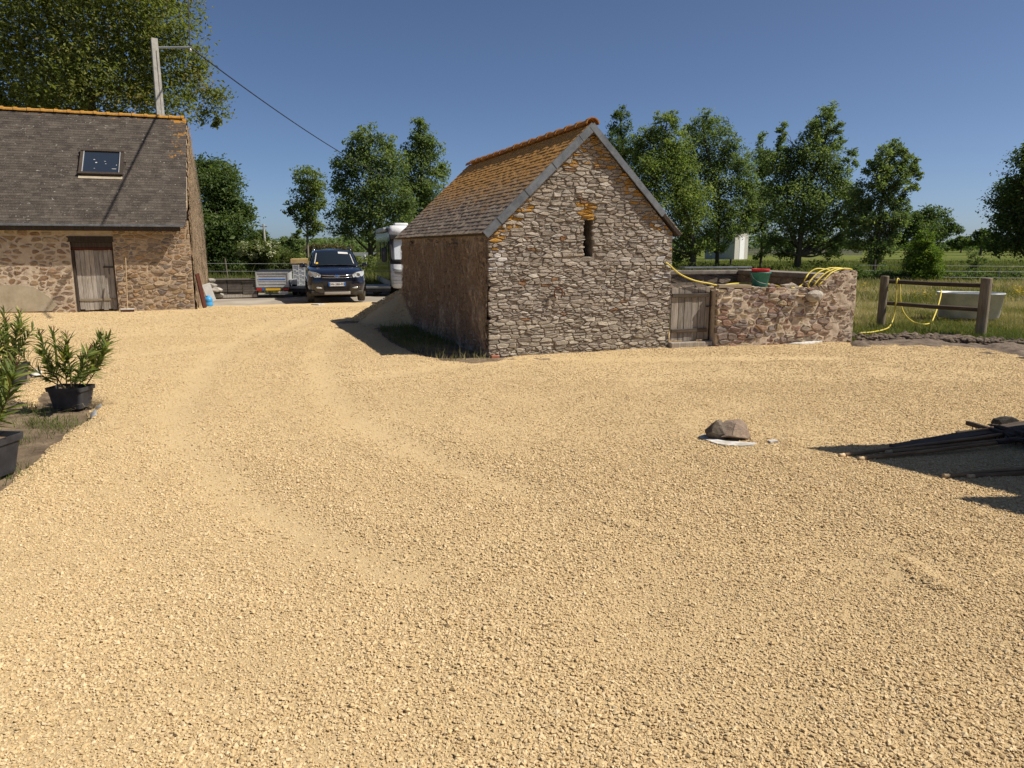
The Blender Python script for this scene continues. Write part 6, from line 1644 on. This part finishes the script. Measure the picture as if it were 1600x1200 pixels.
# ================================================================== POLES, WIRES, FAR FENCES
# overhead cables: sun plane of the roof shadow, which an added unseen wire casts
bp_ = lambda x, s: BARN0 + B1 * (AE.x + x) + Vector((0, 0, 0)) + B2 * (AE.y + us.y * s) + Vector((0, 0, AE.z + us.z * s))
rn = (B1.cross(B2 * us.y + Vector((0, 0, us.z)))).normalized()
r0_ = BARN0 + B2 * AE.y + Vector((0, 0, AE.z))
s1_, s2_ = pl(240, 190, r0_, rn), pl(162, 345, r0_, rn)
pn = (s2_ - s1_).cross(SUN).normalized()
ARM = pl(297, 74, s1_, pn)
Yp = ARM.y
OVER = at(292.5, -60, 29.5)
if not (10 < Yp < 60): ARM = at(297, 74, 27); Yp = 27
far_end = at(640, 292, 56)
pb = at(252, 187, Yp); ptop = at(240, 60, Yp)
ax_ = (at(246, 187, Yp).x + ptop.x) / 2
pole = thing('utility_pole', 'pale concrete utility pole rising behind the barn ridge', 'utility pole', (pb.x - .02, Yp, -.1), .62)
k = Yp / FPX
H_ = ptop.z + .1; wt, wb = 8.5 * k / 2, 12.5 * k / 2
mb = MB()
def prof_pole(z, w): return [(-w, -w * .8, z), (w, -w * .8, z), (w, w * .8, z), (-w, w * .8, z)]
loft(mb, [prof_pole(0, wb * 1.4), prof_pole(H_ * .75, wt * 1.2), prof_pole(H_, wt)]); mb.build('shaft', M['concrete'], pole)
mb = MB(); mb.box((wt * .2, -wt * 1.0, H_ * .3), (wt * .35, -wt * .80, H_ - .4)); mb.build('groove', M['concrete_dark'], pole)
loc0 = Vector(pole.location)
unrot = Matrix.Rotation(-.62, 3, 'Z')
mb = MB(); mb.tube([Vector((wt * .5, 0, ARM.z + .1)), unrot @ (ARM - loc0)], .035, 6); mb.build('arm', M['galv'], pole)
mb = MB(); mb.lathe([(0, -.12), (.03, -.12), (.05, -.06), (.03, -.02), (.05, .03), (.02, .06), (0, .06)], unrot @ (ARM - loc0) + Vector((0, 0, -.02)), n=10); mb.build('insulator', M['galv'], pole)
def cable(name, label, a, b, sag, r):
    mb = MB(); pts = [Vector(a).lerp(Vector(b), i / 24) - Vector((0, 0, sag * 4 * (i / 24) * (1 - i / 24))) for i in range(25)]
    mb.tube(pts, r, 6); tag(mb.build(name, M['plastic_black'], None, True), label, 'cable')
cable('overhead_cable', 'black cable running from the pole arm down towards the trees on the right', ARM, far_end, .5, .024)
cable('overhead_cable', 'black cable leaving the top of the picture from the pole arm', ARM, OVER, .0, .02)
q1_, q2_ = s1_ + SUN * 6.5, s2_ + SUN * 9.5  # unseen wire added along the sun rays to shadow the barn roof
cable('overhead_cable', 'high cable added above the picture to cast the shadow down the barn roof', q1_ + (q1_ - q2_) * 1.2, q2_ + (q2_ - q1_) * .6, .0, .030)
# distant pole and its wire
dp = at(415, 385, 88); pole2 = thing('utility_pole', 'small distant utility pole above the bushes left of the young tree', 'utility pole', (dp.x, 88, -.1))
zt2 = at(412, 350, 88).z
mb = MB(); mb.tube([(0, 0, 0), (-.1, 0, zt2 + .1)], [.17, .11], 8); mb.build('shaft', M['concrete'], pole2)
mb = MB(); mb.box((-.5, -.05, zt2 - .25), (.3, .05, zt2 - .15)); mb.build('arm', M['galv_dark'], pole2)
cable('overhead_cable', 'thin wire running left from the distant pole', at(412, 351, 88), at(330, 349, 88), .3, .02)
# wire fence on the meadow behind the lane
wf0 = gp(356, 449)
wf = thing('wire_fence', 'wire fence with a leaning post behind the slab stack', 'fence', wf0)
for (u, v, top) in ((358, 449, 404), (300, 450, 416), (470, 449, 420), (546, 448, 421), (600, 448, 421)):
    p = gp(u, v); h = at(u - 3 if u == 358 else u, top, p.y).z; mb = MB(); q = p - wf0
    mb.tube([q + Vector((0, 0, -.05)), q + Vector((-.10 if u == 358 else 0, 0, h))], .035 if u == 358 else .022, 6); mb.build('post', M['wood_post'] if u == 358 else M['galv_dark'], wf)
for dz in (1.05, .72):
    mb = MB(); a, b = gp(296, 450) - wf0, gp(660, 448) - wf0; mb.tube([a + Vector((0, 0, dz)), a.lerp(b, .5) + Vector((0, 0, dz - .03)), b + Vector((0, 0, dz - .05))], .008, 5); mb.build('wire', M['galv'], wf)
rf0 = gp(1392, 438)
rf = thing('wire_fence', 'wire stock fence with a thin pale stake before the dark hedge', 'fence', rf0)
for (u, v, top) in ((1365, 439, 406), (1470, 439, 416), (1560, 441, 418), (1640, 443, 420)):
    p = gp(u, v); h = at(u, top, p.y).z; q = p - rf0; mb = MB(); mb.tube([q, q + Vector((0, 0, h))], .04 if u == 1365 else .025, 6); mb.build('post', M['bark_pale'] if u == 1365 else M['galv_dark'], rf)
for dz in (.25, .55, .82):
    mb = MB(); a, b = gp(1340, 439) - rf0, gp(1700, 444) - rf0; mb.tube([a + Vector((0, 0, dz)), b + Vector((0, 0, dz))], .007, 4); mb.build('wire', M['galv'], rf)
# white rail and small jump beyond the car
wr0 = at(570, 398, 64); wr0.z = -.08
wr = thing('white_rail', 'white horizontal rail in the paddock between car and motorhome', 'fence', wr0)
zr = at(570, 397, 64).z + .08; hw_ = 30 * 64 / FPX
mb = MB(); mb.bbox((-hw_, -.05, zr - .16), (hw_, .05, zr + .12), .01); mb.build('rail', M['white'], wr)
for x_ in (-hw_ * .9, .0, hw_ * .9):
    mb = MB(); mb.box((x_ - .07, -.04, 0), (x_ + .07, .04, zr - .162)); mb.build('post', M['white'], wr)
js = at(568, 402, 60); js.z = -.08
jm = thing('jump_stand', 'small white stand below the white rail', 'jump stand', js)
zz_ = at(568, 396, 60).z
mb = MB(); mb.prism([(-.35, 0), (.35, 0), (.12, zz_), (-.12, zz_)], lambda a, b, d: Vector((a, d, b)), -.1, .1); mb.build('panel', M['white'], jm)
mb = MB(); mb.box((-.4, -.3, 0), (-.3, .3, .1)); mb.box((.3, -.3, 0), (.4, .3, .1)); mb.build('foot', M['white'], jm)
# white lorry body and paling fence beyond the trees
wb0 = at(1160, 385, 118); wb0.z = -.08; k = 118 / FPX * 1.02
wbx = thing('white_shed', 'white walled shed glimpsed between the far tree trunks', 'shed', wb0, .85)
zb_, zt_ = at(1160, 381, 118).z, at(1160, 361, 118).z
mb = MB(); mb.box((-26 * k, 0, 0), (20 * k, 5, zt_)); mb.build('wall', M['concrete'], wbx)
mb = MB(); mb.box((-10 * k, -.05, 0), (6 * k, -.002, zt_ * .8)); mb.build('door', M['white'], wbx)
mb = MB(); mb.box((-28 * k, -.15, zt_ + .002), (22 * k, 5.2, zt_ + .45)); mb.build('roof', M['galv_dark'], wbx)
pf0 = at(1230, 398, 180); pf0.z = -.08
pf = thing('paling_fence', 'grey paling fence across the far side of the field', 'fence', pf0)
kk = 180 / FPX * 1.02; zf = at(1230, 388.5, 180).z + .08
rngs = random.Random(3); x_ = -118 * kk; n_ = 0; rest = MB()
while x_ < 112 * kk:
    h = zf * rngs.uniform(.86, 1.05); mb = rest; mb.box((x_, 0, 0), (x_ + .26, .03, h)); x_ += .36
rest.build('palings', M['wood_grey'], pf, kind='stuff')
mb = MB(); mb.box((-118 * kk, .032, zf * .7), (112 * kk, .10, zf * .7 + .1)); mb.build('rail', M['wood_grey'], pf)
# stakes of the field fence among the trees
for (u, v, top, lab) in ((1141, 421, 405, 'short dark stake in the field behind the metal sheet'), (1245, 421, 404, 'dark stump post at the foot of the windswept tree')):
    p = gp(u, v); h = at(u, top, p.y).z; mb = MB(); mb.tube([(0, 0, -.1), (.02, 0, h)], .09 if u == 1141 else .28, 8); o = mb.build('stake', M['bark']); o.location = p; tag(o, lab, 'stake')
